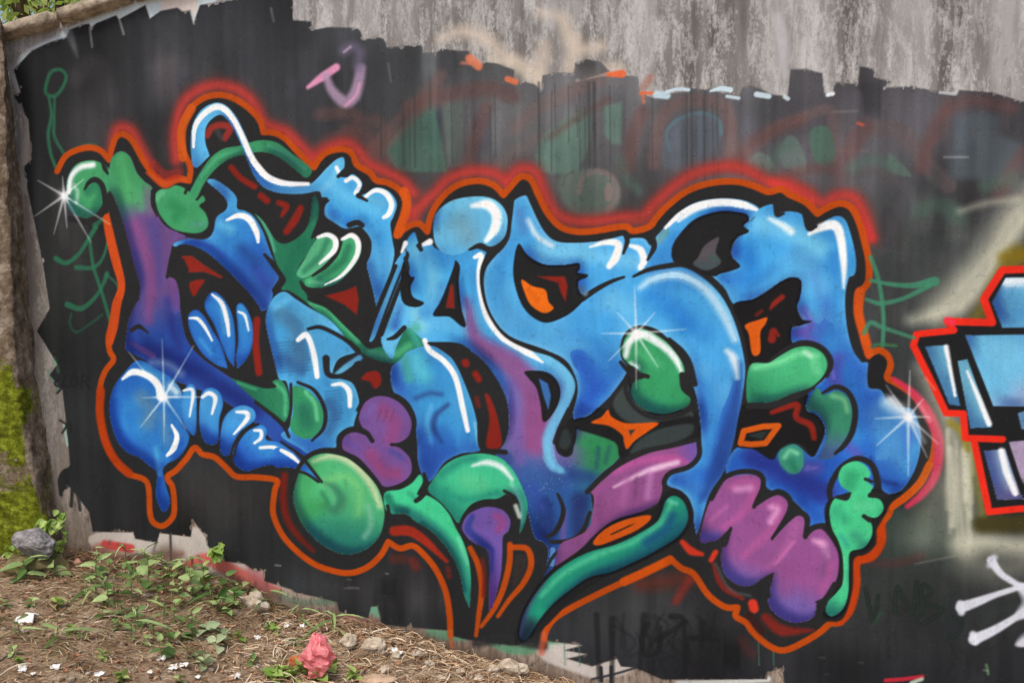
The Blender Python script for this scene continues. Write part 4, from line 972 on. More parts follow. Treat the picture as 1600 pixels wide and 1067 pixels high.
# green figure-drip
L('1300,790 1296,764 1308,738 1322,724 1342,716 1362,726 1370,748 1372,770', (8, 9, 9, 9, 9, 10, 12)); PF('painted_gap', '1366,762 1388,772 1410,768 1392,786 1384,802 1368,830 1368,850 1350,866 1334,872 1332,920 1318,964 1296,970 1284,960 1300,930 1308,900 1306,860 1290,820 1296,780', BLK, edge=2)
PF('painted_drip', '1310,742 1318,727 1337,720 1352,727 1360,741 1353,750 1363,759 1360,768 1356,776 1373,779 1380,790 1378,800 1368,808 1354,807 1362,820 1361,838 1349,855 1328,862 1326,888 1325,925 1317,950 1300,962 1290,954 1294,939 1308,924 1317,908 1317,872 1310,845 1300,825 1296,802 1299,786 1308,776 1324,776 1328,769 1314,758', (76, 200, 142), edge=1.3,
   sh=(('1330,744 1328,756', 20, (50, 150, 108), 8, 0.7), ('1306,796 1320,810', 14, (56, 160, 124), 8, 0.6), ('1335,836 1345,846', 14, (60, 150, 124), 8, 0.7), ('1314,836 1324,852', 6, (48, 150, 150), 5, 0.6), ('1340,790 1360,790', 14, (100, 206, 150), 8, 0.6), ('1318,870 1318,910', 4, (110, 224, 170), 3, 0.6)))
L('1308,776 1322,778 1328,770', (6, 7, 4)); L('1350,806 1358,812', 7); L('1352,748 1362,752', 5); L('1358,772 1384,774', (4, 8))
# knuckled fingers
FG = PF('painted_fingers', '''1106,790 1120,764 1133,748 1162,741 1184,744 1189,758 1176,790 1200,778 1216,773 1230,783 1228,800 1205,840 1232,814 1248,804 1258,812 1256,838 1266,829 1283,826 1300,845 1310,868 1308,900 1296,925 1276,942 1275,956 1262,968 1237,971 1212,958 1201,942 1202,926 1208,896 1190,903 1175,913 1155,913 1134,898 1127,875 1130,850 1142,824 1122,843 1106,848 1094,844 1096,824''', (148, 88, 146), edge=1.4,
   g=((1160, 860, 1140, 905, (116, 100, 170), 0.95), (1230, 930, 1215, 970, (112, 92, 168), 0.95)),
   sh=(('1100,838 1118,836', 14, (112, 98, 172), 9, 0.9), ('1140,760 1165,752 1180,762 1160,800 1130,824', (8, 12, 14, 12, 6), (180, 94, 154), 6, 0.7), ('1150,764 1172,762', 10, (214, 150, 200), 6, 0.8), ('1200,790 1218,788 1206,826 1180,850 1160,870', (8, 14, 14, 12, 6), (182, 98, 158), 7, 0.7), ('1206,792 1214,796 1204,814', 9, (226, 164, 210), 6, 0.8), ('1238,820 1244,822 1224,860 1200,886', (8, 12, 12, 6), (170, 100, 156), 6, 0.7), ('1272,844 1286,850 1292,868', (6, 12, 6), (224, 166, 206), 6, 0.85), ('1270,880 1240,890 1226,920', 22, (148, 86, 144), 12, 0.6), ('1300,880 1284,924', 8, (176, 92, 150), 6, 0.7), ('1240,846 1212,880', 4, (206, 120, 180), 4, 0.7), ('1136,790 1110,812', 6, (190, 110, 170), 5, 0.6), ('1290,860 1284,900', 12, (130, 84, 132), 9, 0.6)))
L('1112,780 1132,746 1162,736 1188,741 1192,760 1178,792', (5, 7, 8, 8, 8, 5)); L('1178,790 1200,774 1218,768 1234,780 1231,804 1206,842', (5, 8, 9, 8, 7, 3)); L('1206,840 1232,810 1248,800 1261,810 1258,838', (4, 8, 9, 9, 7)); L('1258,836 1270,824 1286,820', (7, 9, 8))
L('1142,824 1134,848 1130,850', (4, 8)); L('1106,850 1124,846 1142,826', (8, 9, 4)); L('1200,930 1196,908 1208,895', (9, 8, 3)); L('1288,942 1276,956', (8, 6))
L('1276,940 1290,934 1304,912', (4, 8, 8))
# dots of overspray and the three sparkles
star(101, 306, 17, ((40, 40), (150, 48), (215, 56), (255, 62), (300, 84), (328, 84), (95, 30), (275, 50)))
star(257, 620, 17, ((92, 90), (60, 92), (128, 92), (0, 62), (232, 60), (270, 70), (305, 60), (182, 34)))
star(994, 521, 15, ((92, 74), (5, 78), (48, 44), (132, 46), (180, 54), (225, 60), (270, 86), (303, 62), (330, 40)))
star(1419, 651, 17, ((88, 72), (125, 60), (183, 52), (0, 34), (222, 66), (270, 92), (318, 62), (295, 70), (50, 36)))
T('/1392,624 1414,646', (10, 6), (226, 236, 246), 5, 0.7)
T('/1430,664 1444,690', (8, 4), (206, 216, 226), 5, 0.5)
for k in range(90):
    a, r_ = rng.random() * 6.28, rng.random() * 60
    for cx, cy in ((850, 760),):
        T('/%.1f,%.1f' % (cx + math.cos(a) * r_, cy + math.sin(a) * r_), 0.9, (150, 170, 200), 0.8, 0.5)

# ------------------------------------------------------------------ neighbouring piece at the right
for q, w_, b_, o_ in (('1640,330 1560,400 1490,480', 50, 60, 0.25), ('1460,620 1490,700 1500,820', 40, 55, 0.25), ('1500,850 1620,850', 30, 50, 0.3), ('1620,300 1580,340 1550,390 1510,440 1465,488', 26, 26, 0.8), ('1600,340 1560,400 1530,446 1500,480', 18, 14, 0.8), ('1480,486 1450,494 1425,500', 12, 14, 0.7), ('1440,574 1466,620 1488,680 1500,740 1502,810 1512,860', (8, 20, 26, 28, 24, 14), 22, 0.7), ('1500,850 1540,846 1600,852 1680,850', 26, 16, 0.75), ('1500,330 1540,318 1590,312', 8, 8, 0.5), ('1520,880 1560,890 1600,880', 40, 30, 0.35), ('1470,760 1450,800 1440,840', 40, 24, 0.3)):
    T(q, w_, (206, 208, 186), b_, o_)
for k in range(14):
    x = 1476 + rng.random() * 44; y = 660 + rng.random() * 60
    T('/%.0f,%.0f %.0f,%.0f' % (x, y, x + rng.normal(4, 3), y + 70 + rng.random() * 90), 3 + rng.random() * 4, (216, 218, 190), 3, 0.28)
T('1484,700 1490,760 1488,820', 8, (226, 226, 206), 5, 0.6); T('1506,700 1508,780', 6, (232, 232, 210), 5, 0.5)
T('1590,398 1562,440 1540,480 1520,500', (30, 24, 22, 12), (124, 106, 26), 12, 0.75); T('/1570,402 1640,398', 18, (130, 110, 24), 10, 0.8); T('1484,660 1500,672 1512,700', 10, (150, 134, 40), 5, 0.8); T('/1535,818 1700,820', 26, (66, 60, 26), 8, 0.9)
T('/1520,700 1535,800', 12, (150, 146, 70), 8, 0.6)
F('graffiti_mural', '/1700,420 1566,422 1537,467 1550,504 1480,503 1490,517 1432,522 1426,538 1452,590 1478,645 1506,646 1508,685 1522,692 1545,800 1700,798', (30, 31, 33), edge=1.5)
M2 = len(shape_names) - 1
RO = (228, 52, 36)
T('/1720,420 1566,422 1537,467 1550,504 1480,502', 11, RO, 1.4, 1, name='red_outline', parent=M2); ro = len(shape_names) - 1
T('/1480,502 1490,516 1432,522 1427,540 1452,590 1478,645 1505,646 1508,684 1566,686', 10, RO, 1.4, 1, idn=ro); T('/1522,690 1545,799 1720,796', 10, RO, 1.4, 1, idn=ro); T('/1480,500 1488,504', 10, (236, 60, 90), 3, 0.8)
def panel(pts, c0, **k):
    F('painted_panel', pts, c0, parent=M2, edge=1.3, **k)
panel('/1571,434 1660,434 1660,512 1566,512 1550,472', (112, 178, 222), sh=(('1572,440 1600,438 1640,440', 16, (236, 240, 248), 8, 0.9), ('1590,490 1640,490', 14, (92, 160, 216), 8, 0.6)))
panel('/1508,524 1690,523 1690,636 1552,634', (116, 184, 228), g=((1580, 580, 1640, 620, (160, 160, 206), 0.7),), sh=(('1530,560 1570,610', 16, (104, 172, 222), 10, 0.6),))
panel('/1445,541 1477,539 1500,634 1483,631', (96, 152, 188), g=((1470, 580, 1490, 630, (84, 140, 180), 0.6),)); panel('/1496,564 1511,561 1550,667 1516,669', (104, 158, 190)); panel('/1537,704 1570,701 1598,779 1558,780', (132, 150, 192), g=((1560, 740, 1575, 780, (176, 150, 176), 0.7),)); panel('/1590,645 1640,640 1640,672 1596,670', (140, 164, 200)); panel('/1576,690 1660,688 1660,760 1606,760', (176, 160, 190)); panel('/1612,530 1614,430 1606,430 1604,530', (40, 110, 90))
HL('/1478,542 1492,618', (7, 8, 4), blur=2.5); HL('/1511,580 1530,624 1545,662', (3, 7, 8), blur=2.5); HL('/1564,704 1572,736 1586,770', (9, 10, 8), blur=3)
T('/1460,608 1446,590', 3, (226, 120, 100), 2, 0.8)
# white bone-like strokes
T('1548,874 1562,894 1582,908 1640,944', (12, 10, 9, 9), (222, 226, 238), 2.5, 0.95, name='white_stroke'); T('1502,948 1530,938 1556,928 1600,914', (17, 13, 9, 8), (222, 226, 238), 2.5, 0.95, name='white_stroke'); T('1522,998 1556,982 1600,956 1650,930', (17, 13, 9, 8), (222, 226, 238), 2.5, 0.95, name='white_stroke'); T('/1596,1006 1640,990', 8, (222, 226, 238), 2.5, 0.9)
T('/1500,942 1502,956', 10, (222, 226, 238), 3, 0.9); T('/1520,990 1524,1002', 10, (222, 226, 238), 3, 0.9); T('/1546,882 1553,870', 9, (206, 212, 226), 4, 0.8)
# green tag between the pieces
GT2 = (64, 138, 106)
T('1360,402 1372,436 1380,492 1379,540', 6, GT2, 2, 0.9, name='spray_tag'); g_id = len(shape_names) - 1
T('1360,438 1390,444 1425,446 1460,440', (5, 6, 8, 14), GT2, 2, 0.9, idn=g_id); T('1452,446 1412,466 1376,474 1354,468', (8, 6, 7, 5), GT2, 2, 0.85, idn=g_id); T('1350,520 1360,504 1380,512 1428,528', (7, 7, 5), GT2, 2, 0.8, idn=g_id)
T('1400,540 1372,538 1362,542', 5, (60, 120, 80), 2, 0.7)
# ------------------------------------------------------------------ turn the painted canvas into wall geometry
mott = field(H, W, 40, 40, 21) - 0.5
mott2 = field(H, W, 12, 12, 22) - 0.5
paintm = (cover > 0.5)[..., None]
canvas *= 1 + paintm * (0.10 * mott + 0.05 * mott2)[..., None].astype(np.float32)
in_piece = np.isin(ids, [i for i, p_ in enumerate(shape_parent) if p_ is not None])[..., None]
lum = canvas.mean(-1, keepdims=True)
rich = lum + (canvas - lum) * 1.02
rich = 0.5 + (rich - 0.5) * 1.06 - 0.005
# airbrushed body: each colour falls to a deeper tone along its lower-left edge
def box_blur(a, r_):
    for ax in (0, 1):
        pad = [(0, 0), (0, 0)]; pad[ax] = (r_ + 1, r_)
        c_ = np.cumsum(np.pad(a, pad, mode='edge'), axis=ax, dtype=np.float64)
        n_ = a.shape[ax]
        hi_ = np.take(c_, np.arange(2 * r_ + 1, 2 * r_ + 1 + n_), axis=ax)
        lo_ = np.take(c_, np.arange(0, n_), axis=ax)
        a = (hi_ - lo_) / (2 * r_ + 1)
    return a
sat = canvas.max(-1) - canvas.min(-1)
warm = canvas[..., 0] > canvas[..., 2] + 0.12
Mk = (((sat > 0.12) | (lum[..., 0] > 0.4)) & in_piece[..., 0] & ~warm).astype(np.float64)
Bl = box_blur(box_blur(Mk, 8), 8)
edge_s = np.zeros_like(Bl)
edge_s[9:, 7:] = 1 - Bl[:-9, :-7]            # looks down and to the left on the wall
edge_s = sstep((edge_s - 0.30) / 0.6) * (box_blur(Mk, 2) > 0) * (~warm) * (canvas.min(-1) < 0.70)
rich = rich * (1 - edge_s[..., None] * np.array([0.46, 0.40, 0.24], np.float32))
# airbrushed drift inside the blues: deep and pale passes
isb = ((rich[..., 2] > rich[..., 1] + 0.08) & (rich[..., 1] > rich[..., 0] + 0.02) & (rich[..., 0] < 0.62))
fm = field(H, W, 62, 52, 61) * 0.7 + field(H, W, 24, 22, 62) * 0.3
dk = (sstep((fm - 0.50) / 0.30) * 0.55 * isb)[..., None]
lt = (sstep((0.46 - fm) / 0.28) * 0.35 * isb * (lum[..., 0] > 0.5))[..., None]
rich += (rich * np.array([0.62, 0.70, 0.84], np.float32) - rich) * dk
rich += (np.array([0.50, 0.80, 0.97], np.float32) - rich) * lt
bl_ = np.clip(rich[..., 2] - rich[..., 1], 0, 1) * (rich[..., 1] > rich[..., 0])
bl_ = bl_ * sstep((rich[..., 1] - 0.36) / 0.22)
rich[..., 1] += 0.13 * bl_
rich[..., 2] -= 0.04 * bl_
canvas = np.where(in_piece, rich, canvas).astype(np.float32)
# overspray speckle and pinholes where the can missed the grain of the render
pin = rng.random((H, W)) ; pin2 = field(H, W, 3, 3, 51)
canvas *= np.where((pin2 > 0.86)[..., None] & paintm, 0.93, 1.0).astype(np.float32)
canvas += ((pin > 0.9975)[..., None] * paintm * 0.07).astype(np.float32)
np.clip(canvas, 0, 1, out=canvas)
lin_c = np.where(canvas <= 0.04045, canvas / 12.92, ((canvas + 0.055) / 1.055) ** 2.4).astype(np.float32)
M_SKIN = wall_material(True)
M_BARE = wall_material(False)

wall = empty('concrete_wall', (0, 0, 0), -YAW)
tag(wall, 'tall weathered concrete wall covered with colourful graffiti on a black coat', 'wall', kind='thing')

# top edge of the wall: raking up from the pier, then level
def top_z(s):
    a, b = on_wall(0, 52), on_wall(172, 0)
    k = (b[1] - a[1]) / (b[0] - a[0])
    return min(a[1] + (s - a[0]) * k, 4.05)
TOPZ = np.array([top_z(s) for s in S_AX])

SS, ZZ = np.meshgrid(S_AX, Z_AX)
relief = (0.004 * (field(H, W, 160, 90, 31) - 0.5) + 0.0016 * (field(H, W, 30, 24, 32) - 0.5)).astype(np.float32)
qid = ids[:-1, :-1]
zc = (Z_AX[:-1] + Z_AX[1:])[:, None] / 2
keep = zc < ((TOPZ[:-1] + TOPZ[1:]) / 2)[None, :]
vid = np.arange(H * W).reshape(H, W)
quads = np.stack([vid[:-1, :-1], vid[:-1, 1:], vid[1:, 1:], vid[1:, :-1]], -1)
flat_pos = np.stack([SS, -0.004 - relief, ZZ], -1).reshape(-1, 3).astype(np.float32)
flat_col = np.concatenate([lin_c, cover[..., None]], -1).reshape(-1, 4).astype(np.float32)

def skin(name, sel, parent):
    q = quads[sel & keep].reshape(-1, 4)
    if len(q) == 0:
        return None
    used, inv = np.unique(q, return_inverse=True)
    inv = inv.reshape(-1, 4).astype(np.int32)
    n, nf = len(used), len(inv)
    me = bpy.data.meshes.new(name)
    me.vertices.add(n)
    me.vertices.foreach_set('co', flat_pos[used].ravel())
    me.loops.add(nf * 4)
    me.loops.foreach_set('vertex_index', inv.ravel())
    me.polygons.add(nf)
    me.polygons.foreach_set('loop_start', np.arange(0, nf * 4, 4, dtype=np.int32))
    at = me.attributes.new('paint', 'FLOAT_COLOR', 'POINT')
    at.data.foreach_set('color', flat_col[used].ravel())
    me.materials.append(M_SKIN)
    me.update(calc_edges=True)
    o = bpy.data.objects.new(name, me)
    C.objects.link(o)
    o.parent = parent
    return o

made = {}
SUB_LABEL = {'painted_sphere': 'green painted sphere with a swirl', 'painted_trunk': 'bright blue painted trunk shape', 'painted_wing': 'purple painted wing', 'painted_fingers': 'pink-purple painted fingers',
             'painted_tube': 'teal painted tube', 'painted_clover': 'purple painted clover', 'painted_dome': 'mint green painted dome', 'orange_outline': 'orange outline round the whole piece'}
for i, nm in enumerate(shape_names):
    par = wall if shape_parent[i] is None else made.get(shape_parent[i], wall)
    o = skin(nm, qid == i, par)
    if o is None:
        continue
    made[i] = o
    if nm in SUB_LABEL:
        o['label'] = SUB_LABEL[nm]
if MUR in made: made[MUR]['label'] = 'large wildstyle piece in blue, green and purple with orange outline'
if M2 in made: made[M2]['label'] = 'angular pale blue piece with red outline'
made[COAT_ID]['label'] = 'ragged black roller-painted coat'

# slab behind the skin
def slab_poly():
    a = on_wall(0, 52)
    sl = -3.6
    s_top = a[0] + (4.05 - a[1]) / ((on_wall(172, 0)[1] - a[1]) / (on_wall(172, 0)[0] - a[0]))
    return [(sl, -1.3), (11.0, -1.3), (11.0, 4.05), (s_top, 4.05), (sl, top_z(sl))]
pp = slab_poly()
vb = [(s, 0.0, z) for s, z in pp] + [(s, 0.24, z) for s, z in pp]
n = len(pp)
fb = [tuple(range(n)), tuple(range(2 * n - 1, n - 1, -1))] + [(i, i + n, (i + 1) % n + n, (i + 1) % n) for i in range(n)]
mesh_obj('wall_slab', vb, fb, M_BARE, wall)

# coping stones along the raking top
M_COPE = simple_mat('coping_stone', lin((112, 98, 82)), lin((186, 172, 152)), 18, 0.9, 0.15, 0.8, 0.012)
a, b = on_wall(0, 52), on_wall(172, 0)
ang = math.atan2(b[1] - a[1], b[0] - a[0])
def rough_box(name, sx, sy, sz, mat, parent, loc, rot, jit, seed, bev=0.012, cuts=2):
    bm = bmesh.new()
    bmesh.ops.create_cube(bm, size=1.0)
    bmesh.ops.scale(bm, vec=(sx, sy, sz), verts=bm.verts)
    bmesh.ops.bevel(bm, geom=list(bm.edges), offset=bev, segments=2, affect='EDGES')
    bmesh.ops.subdivide_edges(bm, edges=[e for e in bm.edges if e.calc_length() > 0.05], cuts=cuts, use_grid_fill=True)
    for v in bm.verts:
        n_ = noise.noise_vector(v.co * 9 + Vector((seed * 7.3, seed, 0)))
        v.co += n_ * jit + noise.noise_vector(v.co * 30 + Vector((seed, 0, 0))) * jit * 0.35
    o = bm_obj(name, bm, mat, parent, True)
    o.location, o.rotation_euler = loc, rot
    return o
s = a[0] - 0.75
k = 0
while s < 3.2:
    ln = 0.52 + 0.1 * math.sin(k * 2.3)
    zc_ = a[1] + (s + ln / 2 * math.cos(ang) - a[0]) * math.tan(ang)
    if zc_ > 4.1:
        break
    rough_box('coping_stone', ln - 0.008, 0.34, 0.070, M_COPE, wall, (s + ln / 2 * math.cos(ang), 0.11, zc_ - 0.022), (0, -ang, 0), 0.011, k + 3)
    s += ln * math.cos(ang)
    k += 1

# pier at the end of the wall: mossy stone courses on a battered core
def moss_mat(name):
    m, nt, b_ = new_mat(name)
    tc = nt.nodes.new('ShaderNodeNewGeometry').outputs['Position']
    st = ramp(nt, noise_tex(nt, tc, 13, 6, 0.72), [(0.3, lin((82, 68, 54))), (0.5, lin((134, 118, 100))), (0.70, lin((190, 176, 160)))])
    st = mix(nt, ramp(nt, noise_tex(nt, tc, 1.0, 4, 0.6, (16, 16, 5)), [(0.5, 0.0), (0.68, 0.55)]), st, lin((66, 54, 42)))
    at = nnode(nt, 'ShaderNodeAttribute', attribute_name='moss')
    ad = nnode(nt, 'ShaderNodeMath', operation='ADD')
    nt.links.new(noise_tex(nt, tc, 40, 4, 0.7), ad.inputs[0])
    nt.links.new(at.outputs['Fac'], ad.inputs[1])
    g_ = ramp(nt, noise_tex(nt, tc, 22, 5, 0.75), [(0.3, lin((64, 66, 20))), (0.5, lin((112, 122, 30))), (0.7, lin((168, 176, 62)))])
    c_ = mix(nt, ramp(nt, ad.outputs[0], [(0.86, 0.0), (1.02, 1.0)]), st, g_)
    nt.links.new(c_, b_.inputs['Base Color'])
    rough(b_, 0.95, 0.1)
    bump(nt, b_, noise_tex(nt, tc, 60, 5, 0.75), 1.0, 0.016)
    return m
M_CORE = moss_mat('mossy_pier')
M_MOSS2 = simple_mat('mossy_stone', lin((84, 78, 44)), lin((132, 118, 88)), 16, 0.95, 0.1, 0.8, 0.01)
# ------------------------------------------------------------------ pier
PQ = 0.17
IN_PX = ((6, 44), (10, 90), (24, 200), (38, 340), (46, 440), (53, 534), (62, 634), (77, 721), (88, 790), (98, 870))
FR_PX = ((2, 44), (6, 90), (8, 200), (13, 350), (16, 440), (20, 534), (26, 622), (45, 722), (60, 775), (76, 850))
inn = sorted([on_wall(*p) for p in IN_PX], key=lambda t: t[1])
frn = sorted([on_wall(p[0], p[1], PQ) for p in FR_PX], key=lambda t: t[1])
def s_in(z): return float(np.interp(z, [p[1] for p in inn], [p[0] for p in inn]))
def s_fr(z): return float(np.interp(z, [p[1] for p in frn], [p[0] for p in frn]))
PB = Vector((s_fr(0.4) - 0.3, -0.08, 0.2))          # pier base in wall axes (x = s, y = -q)
z_lo, z_hi = -0.15, top_z(s_fr(2.6)) + 0.0
zs = np.linspace(z_lo, z_hi, 300)
NSEG, NFR = 18, 60
vv, ff, moss = [], [], []
CRACK = (0.52, 0.80, 1.10, 1.46, 1.95, 2.35)
for i, z in enumerate(zs):
    for j in range(NSEG + NFR + 1):
        side = j <= NSEG
        if side:
            t = j / NSEG
            s_ = s_in(z) * (1 - t) + s_fr(z) * t
            q_ = 0.006 + (PQ - 0.006) * t
        else:
            t = (j - NSEG) / NFR
            s_ = s_fr(z) - 0.95 * t
            q_ = PQ
        p = Vector((s_, q_, z))
        d = noise.noise(p * 5) * 0.014 + noise.noise(p * 14) * 0.009 + noise.noise(p * 38) * 0.006
        if j == NSEG:
            d -= 0.008                                   # worn arris
        mo = sstep((1.85 - z) / 0.95) * (0.62 if not side else 0.12 + 0.25 * max(0, t - 0.6)) + noise.noise(p * 4.2 + Vector((9, 2, 5))) * 0.50 + noise.noise(p * 11) * 0.16
        cr = min(abs(z - c - 0.03 * noise.noise(Vector((s_ * 6, c * 9, 1)))) for c in CRACK)
        if not side and cr < 0.012:
            bk = max(0.0, noise.noise(Vector((s_ * 9, z * 9, 4))) + 0.25)
            d -= 0.014 * bk * (1 - cr / 0.012); mo -= 0.3 * bk
        if mo > 0.35:
            d += 0.010 * min(1, (mo - 0.35) * 4) * (0.6 + 0.8 * noise.noise(p * 55))
        moss.append(float(mo))
        # sides push out along the wall, fronts towards the viewer
        vv.append(Vector((s_ + (d if side else 0), -(q_ + (0 if side and j < NSEG else d)), z)) - PB)
NC = NSEG + NFR + 1
for i in range(len(zs) - 1):
    for j in range(NC - 1):
        ff.append((i * NC + j, i * NC + j + 1, (i + 1) * NC + j + 1, (i + 1) * NC + j))
pier = mesh_obj('stone_pier', vv, ff, M_CORE, None, True)
at = pier.data.attributes.new('moss', 'FLOAT', 'POINT')
at.data.foreach_set('value', moss)
pier.location = wpt(PB.x, -PB.y, PB.z)
pier.rotation_euler = (0, 0, -YAW)
tag(pier, 'rough mossy pier with stained render at the end of the graffiti wall', 'pier')

# ------------------------------------------------------------------ ground: a littered bank, higher at the pier, falling along and away from the wall
BASE_PX = ((40, 868), (110, 868), (165, 872), (250, 884), (330, 904), (400, 926), (450, 952), (550, 974), (640, 992), (700, 1012), (800, 1042), (880, 1070))
bs = [on_wall(*p) for p in BASE_PX]
B_S = [-60, -3.6] + [p[0] for p in bs] + [1.2, 2.6, 60]
B_Z = [bs[0][1] + 0.05, bs[0][1] + 0.03] + [p[1] for p in bs] + [-0.66, -0.80, -0.90]
def ground_h(s, q, fine=True):
    z = float(np.interp(s, B_S, B_Z))
    if q > 0:
        z -= 0.05 * min(q, 6) + 0.02 * min(q, 2.0)
        z -= max(0.0, (s + 0.2)) * 0.03 * min(q, 3)
        z += 0.05 * math.exp(-((s + 2.55) / 0.35) ** 2 - ((q - 0.25) / 0.35) ** 2)
    if fine:
        p = Vector((s, q, 0))
        z += noise.noise(p * 2.2) * 0.030 + noise.noise(p * 7) * 0.014 * (1 if q > 0.05 else 0.4)
        z += noise.noise(p * 23) * 0.008 + noise.noise(p * 60) * 0.004
    return z
def gaxis(lo, hi, st, far, n=16):
    core = np.arange(lo, hi, st)
    a_ = np.geomspace(st, far, n)
    return np.concatenate([(core[0] - np.cumsum(a_))[::-1], core, core[-1] + np.cumsum(a_)])
GS = gaxis(-3.3, 1.5, 0.016, 400, 22)
GQ = gaxis(-0.05, 2.3, 0.016, 400, 22)
gv = []
for s_ in GS:
    for q_ in GQ:
        gv.append(wpt(s_, q_, ground_h(s_, q_)))
ng = len(GQ)
gf = [(i * ng + j, i * ng + j + 1, (i + 1) * ng + j + 1, (i + 1) * ng + j) for i in range(len(GS) - 1) for j in range(ng - 1)]
m, nt, b_ = new_mat('littered_soil')
tc = nt.nodes.new('ShaderNodeTexCoord').outputs['Object']
c_ = ramp(nt, noise_tex(nt, tc, 9, 8, 0.7), [(0.28, lin((82, 64, 50))), (0.5, lin((166, 140, 114))), (0.70, lin((218, 196, 170)))])
c_ = mix(nt, ramp(nt, noise_tex(nt, tc, 45, 6, 0.7), [(0.54, 0.0), (0.70, 0.7)]), c_, lin((76, 60, 48)))
c_ = mix(nt, ramp(nt, noise_tex(nt, tc, 80, 4, 0.6), [(0.60, 0.0), (0.72, 0.8)]), c_, lin((186, 160, 130)))
c_ = mix(nt, ramp(nt, noise_tex(nt, tc, 3.2, 5, 0.6), [(0.52, 0.0), (0.70, 0.5)]), c_, lin((110, 116, 60)))
nt.links.new(c_, b_.inputs['Base Color'])
rough(b_, 0.95, 0.1)
bump(nt, b_, noise_tex(nt, tc, 70, 8, 0.75), 0.9, 0.02)
g = mesh_obj('ground', gv, gf, m, None, True)
tag(g, 'brown soil bank strewn with dry straw and litter below the wall', 'ground', kind='structure')

def on_ground(x, y):
    """ground point seen at a traced pixel"""
    r = px_ray(x, y)
    t = 2.0
    while t < 9:
        p = CAM + r * t
        s_, q_ = p.dot(WD), p.dot(WN)
        if p.z < ground_h(s_, q_):
            break
        t += 0.01
    return s_, max(q_, 0.02), ground_h(s_, max(q_, 0.02))

# ------------------------------------------------------------------ dry straw, leaf litter, crumbs: uncountable
def ribbon(V, Fc, p, d, ln, w, lift, bend, roll):
    side = d.cross(Vector((0, 0, 1)))
    if side.length < 1e-4: side = Vector((1, 0, 0))
    side.normalize()
    up = Vector((0, 0, 1))
    side = (side * math.cos(roll) + up * math.sin(roll))
    b0 = len(V)
    N = 4
    for i in range(N + 1):
        t = i / N
        c = p + d * (ln * (t - 0.5)) + up * (lift * math.sin(t * math.pi) + lift * 0.3) + side * (bend * math.sin(t * math.pi))
        ww = w * (1 - 0.6 * abs(t - 0.4))
        V.append(c - side * ww); V.append(c + side * ww)
    for i in range(N):
        Fc.append((b0 + 2 * i, b0 + 2 * i + 1, b0 + 2 * i + 3, b0 + 2 * i + 2))

def scatter_sq():
    s_ = -3.0 + rng.random() * 4.2
    q_ = 0.03 + rng.random() ** 1.2 * 2.0 if rng.random() > 0.18 else 0.015 + rng.random() ** 2 * 0.2
    return s_, q_
def stuff_mat(name, cols, r=0.9):
    m, nt, b_ = new_mat(name)
    gi = nt.nodes.new('ShaderNodeNewGeometry')
    n_ = len(cols)
    c = ramp(nt, gi.outputs['Random Per Island'], [((i + 0.5) / n_, lin(q)) for i, q in enumerate(cols)])
    nt.links.new(c, b_.inputs['Base Color'])
    rough(b_, r, 0.15)
    return m
M_STRAW = stuff_mat('dry_straw', [(146, 116, 88), (206, 176, 140), (112, 88, 66), (224, 200, 168), (170, 138, 104), (234, 216, 190)])
M_LITTER = stuff_mat('leaf_litter', [(128, 86, 60), (178, 132, 98), (92, 68, 50), (204, 164, 130), (152, 104, 74), (196, 150, 120)])
M_CRUMB = stuff_mat('soil_crumbs', [(70, 54, 42), (110, 90, 72), (150, 134, 116), (90, 70, 54), (186, 172, 156), (120, 100, 80)])
V, Fc = [], []
for k in range(26000):
    s_, q_ = scatter_sq()
    dens = noise.noise(Vector((s_ * 1.6, q_ * 1.6, 4)))
    if dens < -0.25 and rng.random() < 0.6:
        continue
    a_ = rng.normal(0.1, 0.8) if s_ < -1.2 else rng.random() * 6.28
    d = (WD * math.cos(a_) + WN * math.sin(a_)) + Vector((0, 0, rng.normal(0, 0.12)))
    ln = 0.03 + rng.random() ** 2 * 0.13
    ribbon(V, Fc, wpt(s_, q_, ground_h(s_, q_) + 0.004), d.normalized(), ln, 0.0009 + rng.random() * 0.0021, ln * 0.10 * rng.random(), ln * rng.normal(0, 0.15), rng.random() * 1.5)
tag(mesh_obj('dry_straw', V, Fc, M_STRAW), 'pale dry straw and rootlets matted over the soil', 'straw', kind='stuff')
V, Fc = [], []
for k in range(2600):
    s_, q_ = scatter_sq()
    p = wpt(s_, q_, ground_h(s_, q_) + 0.006)
    a_ = rng.random() * 6.28
    d = Vector((math.cos(a_), math.sin(a_), rng.normal(0, 0.25))).normalized()
    sd_ = d.cross(Vector((rng.normal(0, 0.4), rng.normal(0, 0.4), 1))).normalized()
    n_ = sd_.cross(d)
    l, w_ = 0.012 + rng.random() * 0.026, 0.006 + rng.random() * 0.011
    b0 = len(V)
    cu = rng.normal(0, 0.3) * w_
    for t, ww in ((-0.5, 0.15), (-0.15, 1.0), (0.2, 0.85), (0.5, 0.1)):
        c = p + d * (l * t) + n_ * (abs(t) * l * 0.35)
        V += [c - sd_ * w_ * ww * 0.5 + n_ * cu, c - n_ * cu * 0.5, c + sd_ * w_ * ww * 0.5 + n_ * cu]
    for i in range(3):
        for j in range(2):
            o_ = b0 + i * 3 + j
            Fc.append((o_, o_ + 1, o_ + 4, o_ + 3))
tag(mesh_obj('leaf_litter', V, Fc, M_LITTER), 'small dead brown leaves and bark scraps over the soil', 'leaf litter', kind='stuff')
bmI = bmesh.new()
bmesh.ops.create_icosphere(bmI, subdivisions=1, radius=1)
ICO_V = [v.co.copy() for v in bmI.verts]; ICO_F = [tuple(v.index for v in f.verts) for f in bmI.faces]
bmI.free()
V, Fc = [], []
